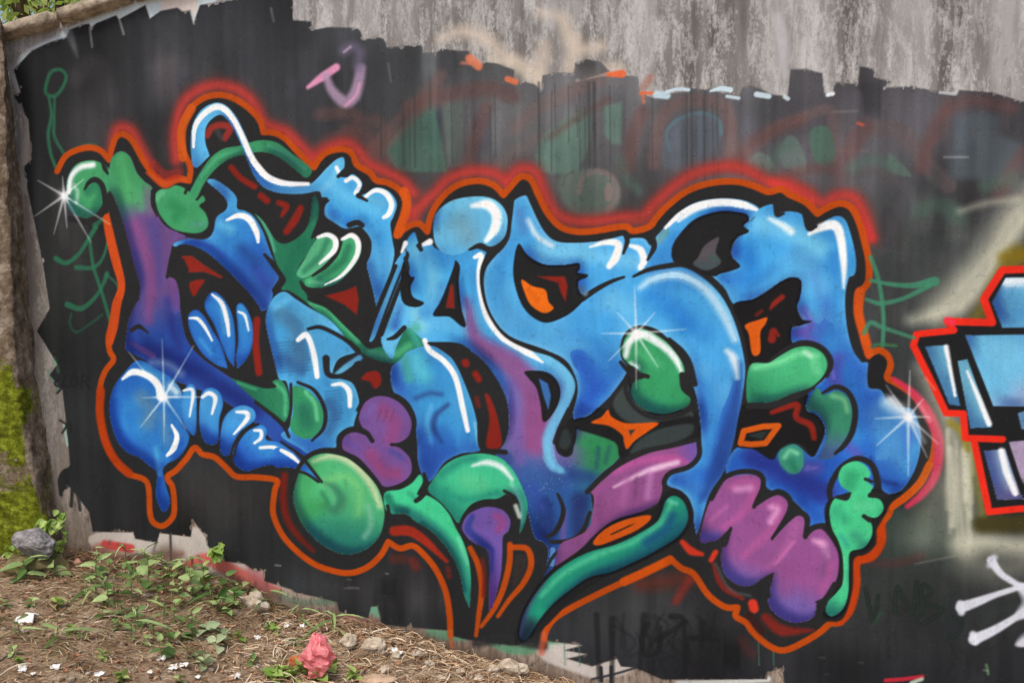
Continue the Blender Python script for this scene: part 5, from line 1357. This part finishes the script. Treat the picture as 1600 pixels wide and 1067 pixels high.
for k in range(2600):
    s_, q_ = scatter_sq()
    r_ = 0.003 + rng.random() ** 3 * 0.014
    p = wpt(s_, q_, ground_h(s_, q_) + r_ * 0.3)
    sx, sy, sz = 0.7 + rng.random() * 0.7, 0.7 + rng.random() * 0.7, 0.5 + rng.random() * 0.5
    b0 = len(V)
    for v in ICO_V:
        j = 0.75 + rng.random() * 0.5
        V.append(p + Vector((v.x * sx, v.y * sy, v.z * sz)) * r_ * j)
    Fc += [tuple(b0 + i for i in f) for f in ICO_F]
tag(mesh_obj('soil_crumbs', V, Fc, M_CRUMB), 'loose clods and grit on the soil bank', 'soil crumbs', kind='stuff')

# ------------------------------------------------------------------ stones, rubble, scraps
M_STONE = simple_mat('pale_rubble', lin((142, 124, 104)), lin((214, 200, 180)), 22, 0.9, 0.15, 0.9, 0.006, 0.12)
M_ROCK = simple_mat('grey_rock', lin((108, 104, 104)), lin((176, 172, 172)), 26, 0.9, 0.15, 1.0, 0.02)
M_SCRAP = simple_mat('white_scrap', lin((216, 212, 206)), lin((244, 243, 240)), 18, 0.6, 0.3, 0.3, 0.003)
def rock_mesh(name, sx, sy, sz, seed, mat, sub=3, amp=0.30, freq=1.5):
    bm = bmesh.new()
    bmesh.ops.create_icosphere(bm, subdivisions=sub, radius=1)
    off = Vector((seed * 3.1, seed * 1.7, seed))
    for v in bm.verts:
        d = v.co.normalized()
        r_ = 1 + noise.noise(d * freq + off) * amp * 1.8 + noise.noise(d * freq * 3 + off) * amp * 0.6
        # knock flats off it so that it reads as broken
        for kk in range(5):
            n_ = noise.random_unit_vector() if False else Vector((math.sin(seed * 1.3 + kk * 2.1), math.cos(seed * 0.7 + kk * 1.9), math.sin(kk * 1.3 + seed * 2.3))).normalized()
            lim = 0.80
            dd = d.dot(n_) * r_
            if dd > lim:
                r_ *= lim / dd
        v.co = Vector((d.x * sx, d.y * sy, d.z * sz)) * r_
    me = bpy.data.meshes.new(name)
    bm.to_mesh(me); bm.free()
    me.materials.append(mat)
    return me
def px_size(x, y, w):
    s_, q_, z_ = on_ground(x, y)
    return (wpt(s_, q_, z_) - CAM).length / FPX * w
def stone_at(name, x, y, w, h, label, group, mat, seed, rz=0.0, tilt=0.0, cat='stone'):
    s_, q_, z_ = on_ground(x, y + h * 0.35)
    k_ = px_size(x, y, 1.0)
    me = rock_mesh(name, w * k_ / 2, w * k_ / 2 * 0.8, h * k_ / 2, seed, mat)
    q_ = max(q_, w * k_ / 2 * 0.8 + 0.012)
    z_ = ground_h(s_, q_)
    o = inst(name, me, None, wpt(s_, q_, z_ + h * k_ * 0.28), (0, tilt, rz - YAW))
    return tag(o, label, cat, group)
G_RUB = 'rubble along the foot of the wall'
stone_at('rubble_stone', 399, 942, 40, 30, 'cream angular rubble chunk at the wall foot beside the pink-stained render', G_RUB, M_STONE, 1, 0.4, 0.5)
stone_at('rubble_stone', 803, 1044, 40, 28, 'large cream rubble chunk at the wall foot below the green paint drips', G_RUB, M_STONE, 2, 0.2)
stone_at('rubble_stone', 584, 1008, 36, 26, 'pale rubble chunk on the straw right of the pink bag', G_RUB, M_STONE, 3)
STONE_AT = ['against the wall foot below the mint limb', 'just right of the pale rubble chunk', 'below the mint limb, a hand from the wall', 'between pink bag and wall, broadest of the small', 'touching the large cream chunk',
            'in front of the pale rubble chunk', 'in front of the large cream chunk', 'left of the pink bag', 'touching the angular cream chunk', 'in front of the large cream chunk', 'in front of the large cream chunk']
for i, (x, y, w_, h_) in enumerate(((652, 1020, 26, 16), (618, 1024, 18, 20), (672, 1036, 20, 16), (545, 1002, 40, 32), (770, 1046, 30, 18), (600, 1048, 22, 16), (720, 1050, 22, 14), (436, 1018, 14, 18), (416, 958, 18, 12), (746, 1058, 20, 12), (690, 1060, 18, 12))):
    stone_at('rubble_stone', x, y, w_ * 0.85, h_ * 0.75, 'small pale rubble stone lying in straw ' + STONE_AT[i], 'small rubble stones in the straw', M_STONE, 10 + i, i * 0.7, 0.2 * (i % 3))
stone_at('flat_stone', 586, 1062, 52, 16, 'flat tan stone half sunk in the soil in front of the pink bag', None, simple_mat('tan_stone', lin((150, 122, 100)), lin((204, 176, 150)), 15), 31)
stone_at('small_stone', 122, 880, 13, 12, 'small rusty pinkish stone beside the weeds below the pier', None, simple_mat('pink_stone', lin((150, 96, 80)), lin((206, 160, 140)), 20), 32)
# grey boulder wedged at the pier's foot
k_ = px_size(60, 880, 1.0)
bs_, bz_ = on_wall(58, 846, 0.30)
bo = inst('boulder', rock_mesh('boulder', 31 * k_, 22 * k_, 19 * k_, 5.3, M_ROCK, 4, 0.16, 1.4), None, wpt(bs_, 0.31, bz_), (0.1, 0.28, -YAW - 0.2))
tag(bo, 'grey oblong rock wedged against the mossy pier', 'rock')
so = rock_mesh('supporting_stone', 34 * k_, 20 * k_, 20 * k_, 8.1, M_MOSS2, 3)
tag(inst('mossy_stone', so, None, wpt(bs_ - 0.02, 0.31, bz_ - 33 * k_), (0, 0, 0.3)), 'mossy brown stone under the grey rock beside the pier', 'stone')

def scrap_mesh(name, l, w_, seed):
    V, Fc = [], []
    N, M_ = 6, 4
    for i in range(N + 1):
        for j in range(M_ + 1):
            u, v = i / N - 0.5, j / M_ - 0.5
            e = 1 - 0.35 * noise.noise(Vector((math.atan2(v, u) * 1.2, seed, 0)))
            zz = noise.noise(Vector((u * 4, v * 4, seed))) * w_ * 0.35 + 0.15 * w_
            V.append(Vector((u * l * e, v * w_ * e * (1 - 1.3 * u * u), zz)))
    for i in range(N):
        for j in range(M_):
            a_ = i * (M_ + 1) + j
            Fc.append((a_, a_ + 1, a_ + M_ + 2, a_ + M_ + 1))
    # closed under-side gives it thickness
    n0 = len(V)
    V += [v - Vector((0, 0, w_ * 0.10)) for v in V]
    Fc += [tuple(n0 + q for q in reversed(f)) for f in Fc]
    ring = [i * (M_ + 1) for i in range(N + 1)] + [N * (M_ + 1) + j for j in range(1, M_ + 1)] + [i * (M_ + 1) + M_ for i in range(N - 1, -1, -1)] + [j for j in range(M_ - 1, 0, -1)]
    for a_, b2 in zip(ring, ring[1:] + ring[:1]):
        Fc.append((a_, b2, b2 + n0, a_ + n0))
    me = bpy.data.meshes.new(name)
    me.from_pydata([tuple(v) for v in V], [], Fc)
    me.materials.append(M_SCRAP)
    me.polygons.foreach_set('use_smooth', [True] * len(me.polygons))
    return me
for i, (x, y, l, w_, rz) in enumerate(((42, 972, 34, 17, -0.25), (36, 1048, 13, 12, 0.5), (89, 1045, 17, 12, -0.3), (155, 1056, 19, 9, 0.2), (252, 1033, 14, 9, -0.2), (271, 1046, 15, 11, 0.5), (287, 1044, 14, 8, 0.2), (370, 1060, 18, 12, -0.7), (309, 1062, 9, 7, 0), (52, 1056, 7, 6, 0), (235, 1052, 8, 6, 1), (448, 980, 10, 10, 0.4), (472, 980, 8, 8, 0.2), (402, 998, 9, 8, 1.0), (620, 1022, 12, 16, 1.2), (330, 868, 8, 6, 0.2))):
    s_, q_, z_ = on_ground(x, y)
    k_ = px_size(x, y, 1.0)
    o = inst('paper_scrap', scrap_mesh('paper_scrap', l * k_ * 0.85, w_ * k_ * (1.5 if i == 0 else 1.15), i + 0.5), None, wpt(s_, q_, z_ + 0.006), (0.25, -0.1, rz - YAW))
    where = ('lying alone on bare soil by the pier, the largest', 'on the bare soil below the pier', 'on bare soil between two seedlings', 'flat and narrow on bare soil', 'below the pale grey-green weeds', 'in a close pair in front of the weeds', 'in a close pair in front of the weeds', 'tilted on edge on the straw', 'tiny, beside the tilted scrap',
             'on the bare soil below the pier', 'tiny, beside the close pair', 'between the angular cream chunk and the pink bag', 'between the angular cream chunk and the pink bag', 'left of the pink bag', 'upright among the rubble stones', 'against the wall foot by the creeper')[i]
    tag(o, 'crumpled white scrap ' + where, 'scrap', 'white scraps on the soil')

# pink plastic bag, crumpled, with its twisted tail
def bag(k_):
    """lofted from the outline of the crumpled film: rows of (left, right, height) with deep pleats, pinched tail"""
    rows = [(-3, 1, 67), (-8, 8, 63), (-10, 15, 57), (-11, 19, 49), (-16, 22, 42), (-25, 24, 34), (-28, 25, 27), (-18, 24, 22), (-10, 19, 16), (-7, 12, 10), (-10, 3, 4), (-14, -6, 0)]
    n_r, seg = 14, 18
    hs = np.linspace(0, len(rows) - 1, n_r)
    rl, rr, rh = (np.interp(hs, range(len(rows)), [q[i] for q in rows]) for i in range(3))
    V, Fc = [], []
    for i in range(n_r):
        cx, hw = (rl[i] + rr[i]) / 2, (rr[i] - rl[i]) / 2
        dp = min(hw * 0.85, 15)
        for j in range(seg):
            a_ = 2 * math.pi * j / seg
            pl = 1 + 0.30 * (abs(noise.noise(Vector((math.cos(a_) * 2.6, math.sin(a_) * 2.6, i * 0.045)))) * 2 - 0.7)
            pl += 0.14 * (0.4 - abs(noise.noise(Vector((math.cos(a_) * 6, math.sin(a_) * 6, i * 0.22 + 9)))) * 2)
            x = cx + math.cos(a_) * hw * pl
            y = -math.sin(a_) * dp * pl + 3 * noise.noise(Vector((i * 0.2, 3, 1)))
            z = rh[i] + 2.2 * noise.noise(Vector((math.cos(a_) * 2, math.sin(a_) * 2, i * 0.3)))
            jx, jy, jz = rng.normal(0, 1.3, 3)
            V.append(Vector((x + jx, -y + jy * 1.6, max(z + jz, 0.3))) * k_)
    for i in range(n_r - 1):
        for j in range(seg):
            Fc.append((i * seg + j, i * seg + (j + 1) % seg, (i + 1) * seg + (j + 1) % seg, (i + 1) * seg + j))
    Fc.append(tuple(range(seg)))
    Fc.append(tuple(reversed(range((n_r - 1) * seg, n_r * seg))))
    return V, Fc
m, nt, b_ = new_mat('pink_plastic_film')
tc = nt.nodes.new('ShaderNodeTexCoord').outputs['Object']
nt.links.new(ramp(nt, noise_tex(nt, tc, 60, 5, 0.7), [(0.3, lin((242, 112, 122))), (0.7, lin((255, 176, 178)))]), b_.inputs['Base Color'])
rough(b_, 0.35, 0.6)
bump(nt, b_, noise_tex(nt, tc, 90, 3, 0.6), 0.25, 0.003)
t_ = nt.nodes.new('ShaderNodeBsdfTranslucent')
t_.inputs['Color'].default_value = (*lin((250, 130, 140)), 1)
mx = nt.nodes.new('ShaderNodeMixShader')
mx.inputs[0].default_value = 0.3
nt.links.new(b_.outputs[0], mx.inputs[1])
nt.links.new(t_.outputs[0], mx.inputs[2])
nt.links.new(mx.outputs[0], [n for n in nt.nodes if n.type == 'OUTPUT_MATERIAL'][0].inputs['Surface'])
s_, q_, z_ = on_ground(495, 1060)
bv, bf = bag(px_size(495, 1060, 1.0))
pb = mesh_obj('plastic_bag', bv, bf, m, None, False)
pb.location = wpt(s_, q_, z_ + 0.002)
pb.rotation_euler = (0, 0, -YAW)
tag(pb, 'crumpled pink plastic bag lying on the straw', 'plastic bag')
M_OR = simple_mat('orange_peel', lin((176, 92, 48)), lin((216, 134, 84)), 30, 0.6, 0.3, 0.4, 0.003)
s_, q_, z_ = on_ground(462, 1042)
op_ = rock_mesh('orange_peel', 0.032, 0.010, 0.034, 4.2, M_OR, 3, 0.12)
tag(inst('orange_peel', op_, None, wpt(s_, q_, z_ + 0.026), (0.3, 0.5, 0.2)), 'dried orange peel leaning beside the pink bag', 'peel')

# twigs
M_TWIG = simple_mat('twig_bark', lin((92, 72, 56)), lin((176, 146, 112)), 30, 0.9, 0.1, 0.5, 0.003, 0.25)
def tube(V, Fc, pts, rad, seg=5):
    b0 = len(V)
    for i, p in enumerate(pts):
        d = (pts[min(i + 1, len(pts) - 1)] - pts[max(i - 1, 0)]).normalized()
        x_ = d.cross(Vector((0.31, 0.2, 0.93))).normalized()
        y_ = d.cross(x_)
        r_ = rad[i] if isinstance(rad, (list, tuple)) else rad
        for k in range(seg):
            a_ = 2 * math.pi * k / seg
            V.append(p + (x_ * math.cos(a_) + y_ * math.sin(a_)) * r_)
    for i in range(len(pts) - 1):
        for k in range(seg):
            Fc.append((b0 + i * seg + k, b0 + i * seg + (k + 1) % seg, b0 + (i + 1) * seg + (k + 1) % seg, b0 + (i + 1) * seg + k))
    Fc.append(tuple(b0 + k for k in range(seg)))
    Fc.append(tuple(b0 + (len(pts) - 1) * seg + k for k in reversed(range(seg))))
for i, (xa, ya, xb, yb, r_, hump) in enumerate(((70, 905, 140, 900, 0.006, 0.03), (100, 950, 140, 932, 0.003, 0.02), (130, 942, 186, 962, 0.004, 0.01), (500, 976, 545, 990, 0.006, 0.01), (545, 984, 610, 982, 0.003, 0.03), (20, 1012, 76, 1014, 0.003, 0.01), (620, 1010, 640, 1018, 0.004, 0.02), (694, 1040, 738, 1048, 0.003, 0.07), (300, 955, 348, 948, 0.003, 0.01), (330, 962, 372, 970, 0.003, 0.01), (0, 1000, 60, 984, 0.003, 0.02), (180, 1022, 232, 1016, 0.004, 0.01), (575, 970, 612, 996, 0.003, 0.02), (640, 1040, 690, 1030, 0.003, 0.03))):
    A = on_ground(xa, ya); B = on_ground(xb, yb)
    A, B = wpt(*A), wpt(*B)
    org = A.copy()
    pts = []
    for t in np.linspace(0, 1, 8):
        p = A.lerp(B, t) + Vector((0, 0, 0.008 + hump * math.sin(t * math.pi)))
        p += noise.noise_vector(p * 20) * 0.008
        pts.append(p - org)
    V, Fc = [], []
    tube(V, Fc, pts, [r_ * (1 - 0.5 * t) for t in np.linspace(0, 1, 8)])
    if i == 4:
        pass
    o = mesh_obj('twig', V, Fc, M_TWIG, None, True)
    o.location = org
    tag(o, 'thin dry brown twig lying across the litter', 'twig', 'dry twigs on the soil bank')
# ------------------------------------------------------------------ weeds: stem and leaves each
def leaf_mat(name, c0, c1, tr):
    m, nt, b_ = new_mat(name)
    tc = nt.nodes.new('ShaderNodeTexCoord').outputs['Object']
    oi = nt.nodes.new('ShaderNodeObjectInfo')
    base = ramp(nt, oi.outputs['Random'], [(0.1, lin(c0)), (0.9, lin(c1))])
    vein = noise_tex(nt, tc, 3, 4, 0.6, (6, 1.2, 1))
    base = mix(nt, 1.0, base, ramp(nt, vein, [(0.3, 0.78), (0.7, 1.12)]), 'MULTIPLY')
    nt.links.new(base, b_.inputs['Base Color'])
    rough(b_, 0.5, 0.35)
    t_ = nt.nodes.new('ShaderNodeBsdfTranslucent')
    nt.links.new(base, t_.inputs['Color'])
    mx = nt.nodes.new('ShaderNodeMixShader')
    mx.inputs[0].default_value = tr
    nt.links.new(b_.outputs[0], mx.inputs[1])
    nt.links.new(t_.outputs[0], mx.inputs[2])
    out = [n for n in nt.nodes if n.type == 'OUTPUT_MATERIAL'][0]
    nt.links.new(mx.outputs[0], out.inputs['Surface'])
    return m
M_LEAF = leaf_mat('weed_leaf', (88, 126, 60), (186, 208, 138), 0.35)
M_LEAF2 = leaf_mat('creeper_leaf', (122, 158, 62), (186, 206, 120), 0.3)
M_LEAF3 = leaf_mat('grey_green_leaf', (140, 164, 116), (196, 208, 166), 0.25)
M_STEM = simple_mat('weed_stem', lin((84, 104, 48)), lin((122, 140, 72)), 30, 0.8, 0.2, 0)
def leaf_mesh(name, aspect, mat, droop):
    """ovate leaf of unit length along +X, folded on its midrib and drooping"""
    V, Fc = [], []
    N = 7
    for i in range(N + 1):
        t = i / N
        w_ = aspect * (math.sin(math.pi * t ** 0.72) ** 0.9) * 0.5 if 0 < t < 1 else 0.004
        zz = -droop * t * t
        wob = 0.012 * math.sin(t * 17)
        V += [(t, -w_, zz + w_ * 0.35 + wob), (t, -w_ * 0.5, zz + w_ * 0.1), (t, 0, zz), (t, w_ * 0.5, zz + w_ * 0.1), (t, w_, zz + w_ * 0.35 - wob)]
    for i in range(N):
        for j in range(4):
            a_ = i * 5 + j
            Fc.append((a_, a_ + 1, a_ + 6, a_ + 5))
    me = bpy.data.meshes.new(name)
    me.from_pydata(V, [], Fc)
    me.materials.append(mat)
    me.polygons.foreach_set('use_smooth', [True] * len(me.polygons))
    return me
LEAVES = {'broad': leaf_mesh('leaf', 0.62, M_LEAF, 0.22), 'long': leaf_mesh('leaf', 0.36, M_LEAF, 0.3), 'round': leaf_mesh('leaf', 0.82, M_LEAF2, 0.12), 'pale': leaf_mesh('leaf', 0.7, M_LEAF3, 0.15), 'blade': leaf_mesh('leaf', 0.10, M_LEAF, 0.5)}
def weed(x, y, hpx, n, kind, lpx, label, group, seed, spread=1.0, cat='weed', lean=0.0):
    rs = random.Random(seed)
    s_, q_, z_ = on_ground(x, y)
    k_ = px_size(x, y, 1.0)
    root = empty('weed', wpt(s_, q_, z_ - 0.004), rs.random() * 6.28)
    tag(root, label, cat, group)
    h_ = hpx * k_
    pts = [Vector((lean * h_ * t + rs.gauss(0, 0.04) * h_ * t, rs.gauss(0, 0.05) * h_ * t, h_ * t)) for t in (0, 0.35, 0.7, 1.0)]
    V, Fc = [], []
    tube(V, Fc, pts, [0.0026, 0.0022, 0.0018, 0.001], 5)
    mesh_obj('stem', V, Fc, M_STEM, root, True)
    for i in range(n):
        t = 0.15 + 0.85 * (i + 0.5) / n
        seg = min(2, int(t * 3)); u = t * 3 - seg
        p = pts[seg].lerp(pts[seg + 1], min(u, 1))
        a_ = i * 2.4 + rs.random() * 0.8
        ll = lpx * k_ * (0.7 + 0.6 * rs.random()) * (1.1 - 0.35 * t)
        inst('leaf', LEAVES[kind], root, p, (rs.gauss(0, 0.5), -0.1 - 0.8 * t * rs.random() + 0.3 * (1 - t) * spread, a_), (ll, ll, ll))
    return root
G1 = 'broad-leaved weeds on the soil bank'
def weed_label(x, y, h_, kind):
    look = ('tall ' if h_ >= 36 else 'small ' if h_ <= 20 else '') + ('broad-leaved' if kind == 'broad' else 'narrow-leaved') + ' green weed '
    col = 'below the red-stained render' if x < 222 else 'below the dripping blue drop' if x < 275 else 'below the wall creeper'
    row = 'close to the wall foot ' if y < 918 else 'in the thick of the weeds ' if y < 955 else 'at the front of the weeds ' if y < 985 else 'in the front clump on the straw '
    return look + row + col
SPOTS = [(170, 950, 26, 5), (184, 985, 18, 5), (255, 915, 46, 7), (272, 975, 30, 5), (330, 940, 34, 6), (340, 958, 22, 5), (206, 1000, 22, 5), (160, 968, 14, 4), (206, 940, 34, 9), (232, 925, 44, 10), (246, 950, 30, 8), (215, 978, 26, 7), (190, 965, 22, 6), (268, 932, 36, 8), (282, 950, 34, 9), (300, 940, 40, 9), (306, 915, 26, 7), (318, 930, 30, 7), (262, 1008, 24, 8), (282, 1002, 28, 9), (300, 996, 24, 7), (252, 1030, 26, 6), (240, 1000, 20, 6), (226, 1012, 14, 5), (352, 922, 20, 6), (300, 975, 16, 6), (178, 930, 20, 5), (196, 910, 20, 6), (214, 912, 22, 6), (150, 905, 24, 5), (172, 898, 20, 5), (232, 898, 24, 5), (318, 912, 24, 5), (390, 930, 18, 4), (262, 905, 18, 6), (276, 900, 20, 5)]
for i, (x, y, h_, n) in enumerate(SPOTS):
    weed(x, y, h_ * 1.15, max(4, n - 2), ('broad', 'long', 'broad')[i % 3], (20, 24, 15, 18)[i % 4], weed_label(x, y, h_, ('broad', 'long', 'broad')[i % 3]), G1, 100 + i)
for i, (x, y, h_, n) in enumerate(((366, 950, 26, 8), (356, 962, 16, 6), (372, 930, 20, 6))):
    weed(x, y, h_, n, 'broad', 18, 'dark green weed growing beside the cream rubble chunk', 'weeds beside the cream chunk', 200 + i)
for i, (x, y) in enumerate(((338, 1010), (306, 1030), (322, 990), (318, 1040), (345, 995))):
    weed(x, y, 10, 4, 'pale', 24, 'pale grey-green round-leaved weed in front of the green weeds', 'pale weeds on the bank', 230 + i, 1.4)
for i, (x, y) in enumerate(((470, 1052), (482, 1044), (455, 1060), (440, 1056), (516, 1046), (500, 1066), (555, 1064), (428, 1062))):
    weed(x, y, 14, 6, 'round', 18, 'low bright green weed ' + ('left of' if x < 450 else 'right of' if x > 508 else 'directly in front of') + ' the pink plastic bag', 'weeds round the pink bag', 250 + i, 1.2)
weed(38, 908, 30, 7, 'long', 34, 'leafy star-shaped weed growing below the grey rock', None, 300, 1.3)
weed(150, 915, 56, 8, 'long', 22, 'tall single weed standing where the render meets the soil', None, 301)
weed(80, 897, 26, 5, 'broad', 22, 'yellow-green weed between the grey rock and the dead branch', None, 302)
for i, (x, y) in enumerate(((50, 950), (90, 948), (8, 950), (30, 1040), (20, 1026), (112, 990), (130, 1000), (160, 1030), (420, 985), (430, 990), (462, 1010), (372, 1000), (395, 1040), (190, 1064), (280, 1066))):
    weed(x, y, 12, 6, 'round' if i % 2 else 'broad', 13, 'tiny ' + ('round-leaved' if i % 2 else 'pointed-leaved') + ' green seedling ' + ('on bare soil below the pier' if x < 170 else 'in the straw in front of the weeds' if x < 400 and y > 1050 else 'in the straw between the weeds and the pink bag'), 'seedlings in the straw', 320 + i, 1.2, 'seedling')
for i, (x, y) in enumerate(((134, 940), (148, 936), (164, 930), (212, 985), (256, 968), (330, 950), (90, 1000), (30, 1000), (196, 880), (226, 888), (290, 900), (420, 950), (470, 972), (520, 985))):
    weed(x, y, 30, 6, 'blade', 46, 'tuft of thin green grass blades ' + ('on bare soil below the pier' if x < 100 else 'beside the tall single weed' if x < 170 else 'against the render at the wall foot' if (y < 905 or x > 400) else 'among the broad-leaved weeds'), 'grass tufts on the bank', 350 + i, 0.4, 'grass tuft')

# creepers climbing the wall foot
def creeper(label, pts_px, q0, kind, lpx, seed, group=None):
    rs = random.Random(seed)
    base = on_wall(*pts_px[0], q0)
    root = empty('creeper', wpt(base[0], q0, base[1]), -YAW)
    tag(root, label, 'creeper', group)
    P = []
    for x, y in pts_px:
        a_, b2 = on_wall(x, y, q0)
        P.append(Vector((a_ - base[0], 0, b2 - base[1])))
    V, Fc = [], []
    tube(V, Fc, P, 0.002, 5)
    mesh_obj('stem', V, Fc, M_STEM, root, True)
    for i in range(len(P) * 4):
        j = rs.randrange(len(P) - 1)
        p = P[j].lerp(P[j + 1], rs.random()) + Vector((rs.gauss(0, 0.012), -0.012 - rs.random() * 0.03, rs.gauss(0, 0.012)))
        ll = lpx * 0.0033 * (0.6 + 0.7 * rs.random())
        inst('leaf', LEAVES[kind], root, p, (rs.gauss(0, 0.4), 0.2 + rs.random() * 0.7, -1.57 + rs.gauss(0, 0.9)), (ll, ll, ll))
creeper('bright green creeper hanging beside the mossy pier', ((96, 790), (101, 806), (98, 822), (106, 836), (104, 852), (92, 858)), 0.10, 'round', 13, 1)
creeper('bright green creeper leaves climbing above the grey rock', ((66, 834), (74, 818), (88, 812), (98, 806)), 0.2, 'round', 13, 2)
creeper('small green creeper rooted on the pale render below the black coat', ((334, 890), (332, 872), (338, 856), (346, 846), (350, 862)), 0.03, 'round', 17, 3)
creeper('small moss-green creeper covering the pier below the grey rock', ((20, 905), (14, 880), (22, 856), (34, 880), (44, 866)), 0.24, 'round', 11, 4)

# ------------------------------------------------------------------ trees and bushes behind the wall
M_BARK = simple_mat('bark', lin((70, 56, 44)), lin((120, 100, 80)), 10, 0.9, 0.1, 0.8, 0.02)
def tree(label, s_, q_, h_, rad, seed, nleaf, mat_c, name='tree'):
    rs = np.random.default_rng(seed)
    zb = ground_h(s_, q_)
    root = empty(name, wpt(s_, q_, zb), 0)
    tag(root, label, name)
    V, Fc = [], []
    pts = [Vector((0.12 * math.sin(t * 3 + seed), 0.1 * math.cos(t * 2), h_ * 0.7 * t)) for t in np.linspace(0, 1, 7)]
    tube(V, Fc, pts, [0.10 - 0.07 * t for t in np.linspace(0, 1, 7)], 8)
    limbs = []
    for k in range(9):
        p0 = pts[2 + k % 4]
        a_ = k * 2.4
        e = p0 + Vector((math.cos(a_) * rad * 0.8, math.sin(a_) * rad * 0.8, h_ * (0.12 + 0.22 * rs.random())))
        mid = p0.lerp(e, 0.5) + Vector((0, 0, 0.12))
        tube(V, Fc, [p0, mid, e], [0.04, 0.025, 0.01], 6)
        limbs += [mid, e]
    mesh_obj('trunk', V, Fc, M_BARK, root, True)
    V, Fc = [], []
    cl = [(l, rad * (0.35 + 0.25 * rs.random())) for l in limbs]
    for k in range(nleaf):
        c, r_ = cl[rs.integers(len(cl))]
        d = Vector(rs.normal(0, 1, 3)).normalized()
        p = c + d * r_ * rs.random() ** 0.4
        a_ = Vector(rs.normal(0, 1, 3)); a_.z -= 0.6; a_.normalize()
        b2 = a_.cross(Vector(rs.normal(0, 1, 3))).normalized()
        l = 0.05 + 0.05 * rs.random()
        b0 = len(V)
        V += [p, p + a_ * l * 0.5 + b2 * l * 0.24, p + a_ * l, p + a_ * l * 0.5 - b2 * l * 0.24]
        Fc.append((b0, b0 + 1, b0 + 2, b0 + 3))
    mesh_obj('crown', V, Fc, mat_c, root)
def crown_mat(name, cols):
    m = stuff_mat(name, cols, 0.5)
    nt = m.node_tree
    b_ = [n for n in nt.nodes if n.type == 'BSDF_PRINCIPLED'][0]
    t_ = nt.nodes.new('ShaderNodeBsdfTranslucent')
    nt.links.new(b_.inputs['Base Color'].links[0].from_socket, t_.inputs['Color'])
    mx = nt.nodes.new('ShaderNodeMixShader'); mx.inputs[0].default_value = 0.4
    nt.links.new(b_.outputs[0], mx.inputs[1]); nt.links.new(t_.outputs[0], mx.inputs[2])
    out = [n for n in nt.nodes if n.type == 'OUTPUT_MATERIAL'][0]
    nt.links.new(mx.outputs[0], out.inputs['Surface'])
    return m
M_CR1 = crown_mat('bright_foliage', [(150, 176, 70), (196, 206, 104), (120, 156, 60), (224, 226, 150), (170, 190, 90)])
M_CR2 = crown_mat('mid_foliage', [(110, 140, 60), (150, 172, 84), (90, 124, 50), (180, 190, 110), (130, 156, 70)])
tree('sunlit yellow-green tree showing above the raking end of the wall', -3.6, -2.2, 5.2, 1.5, 3, 9000, M_CR1)
tree('taller mid-green tree standing behind the wall beyond the pier', -5.4, -4.6, 6.8, 2.1, 5, 9000, M_CR2)
tree('leafy green bush behind the pier end of the wall', -4.6, -1.2, 4.2, 1.2, 8, 6000, M_CR1, 'bush')
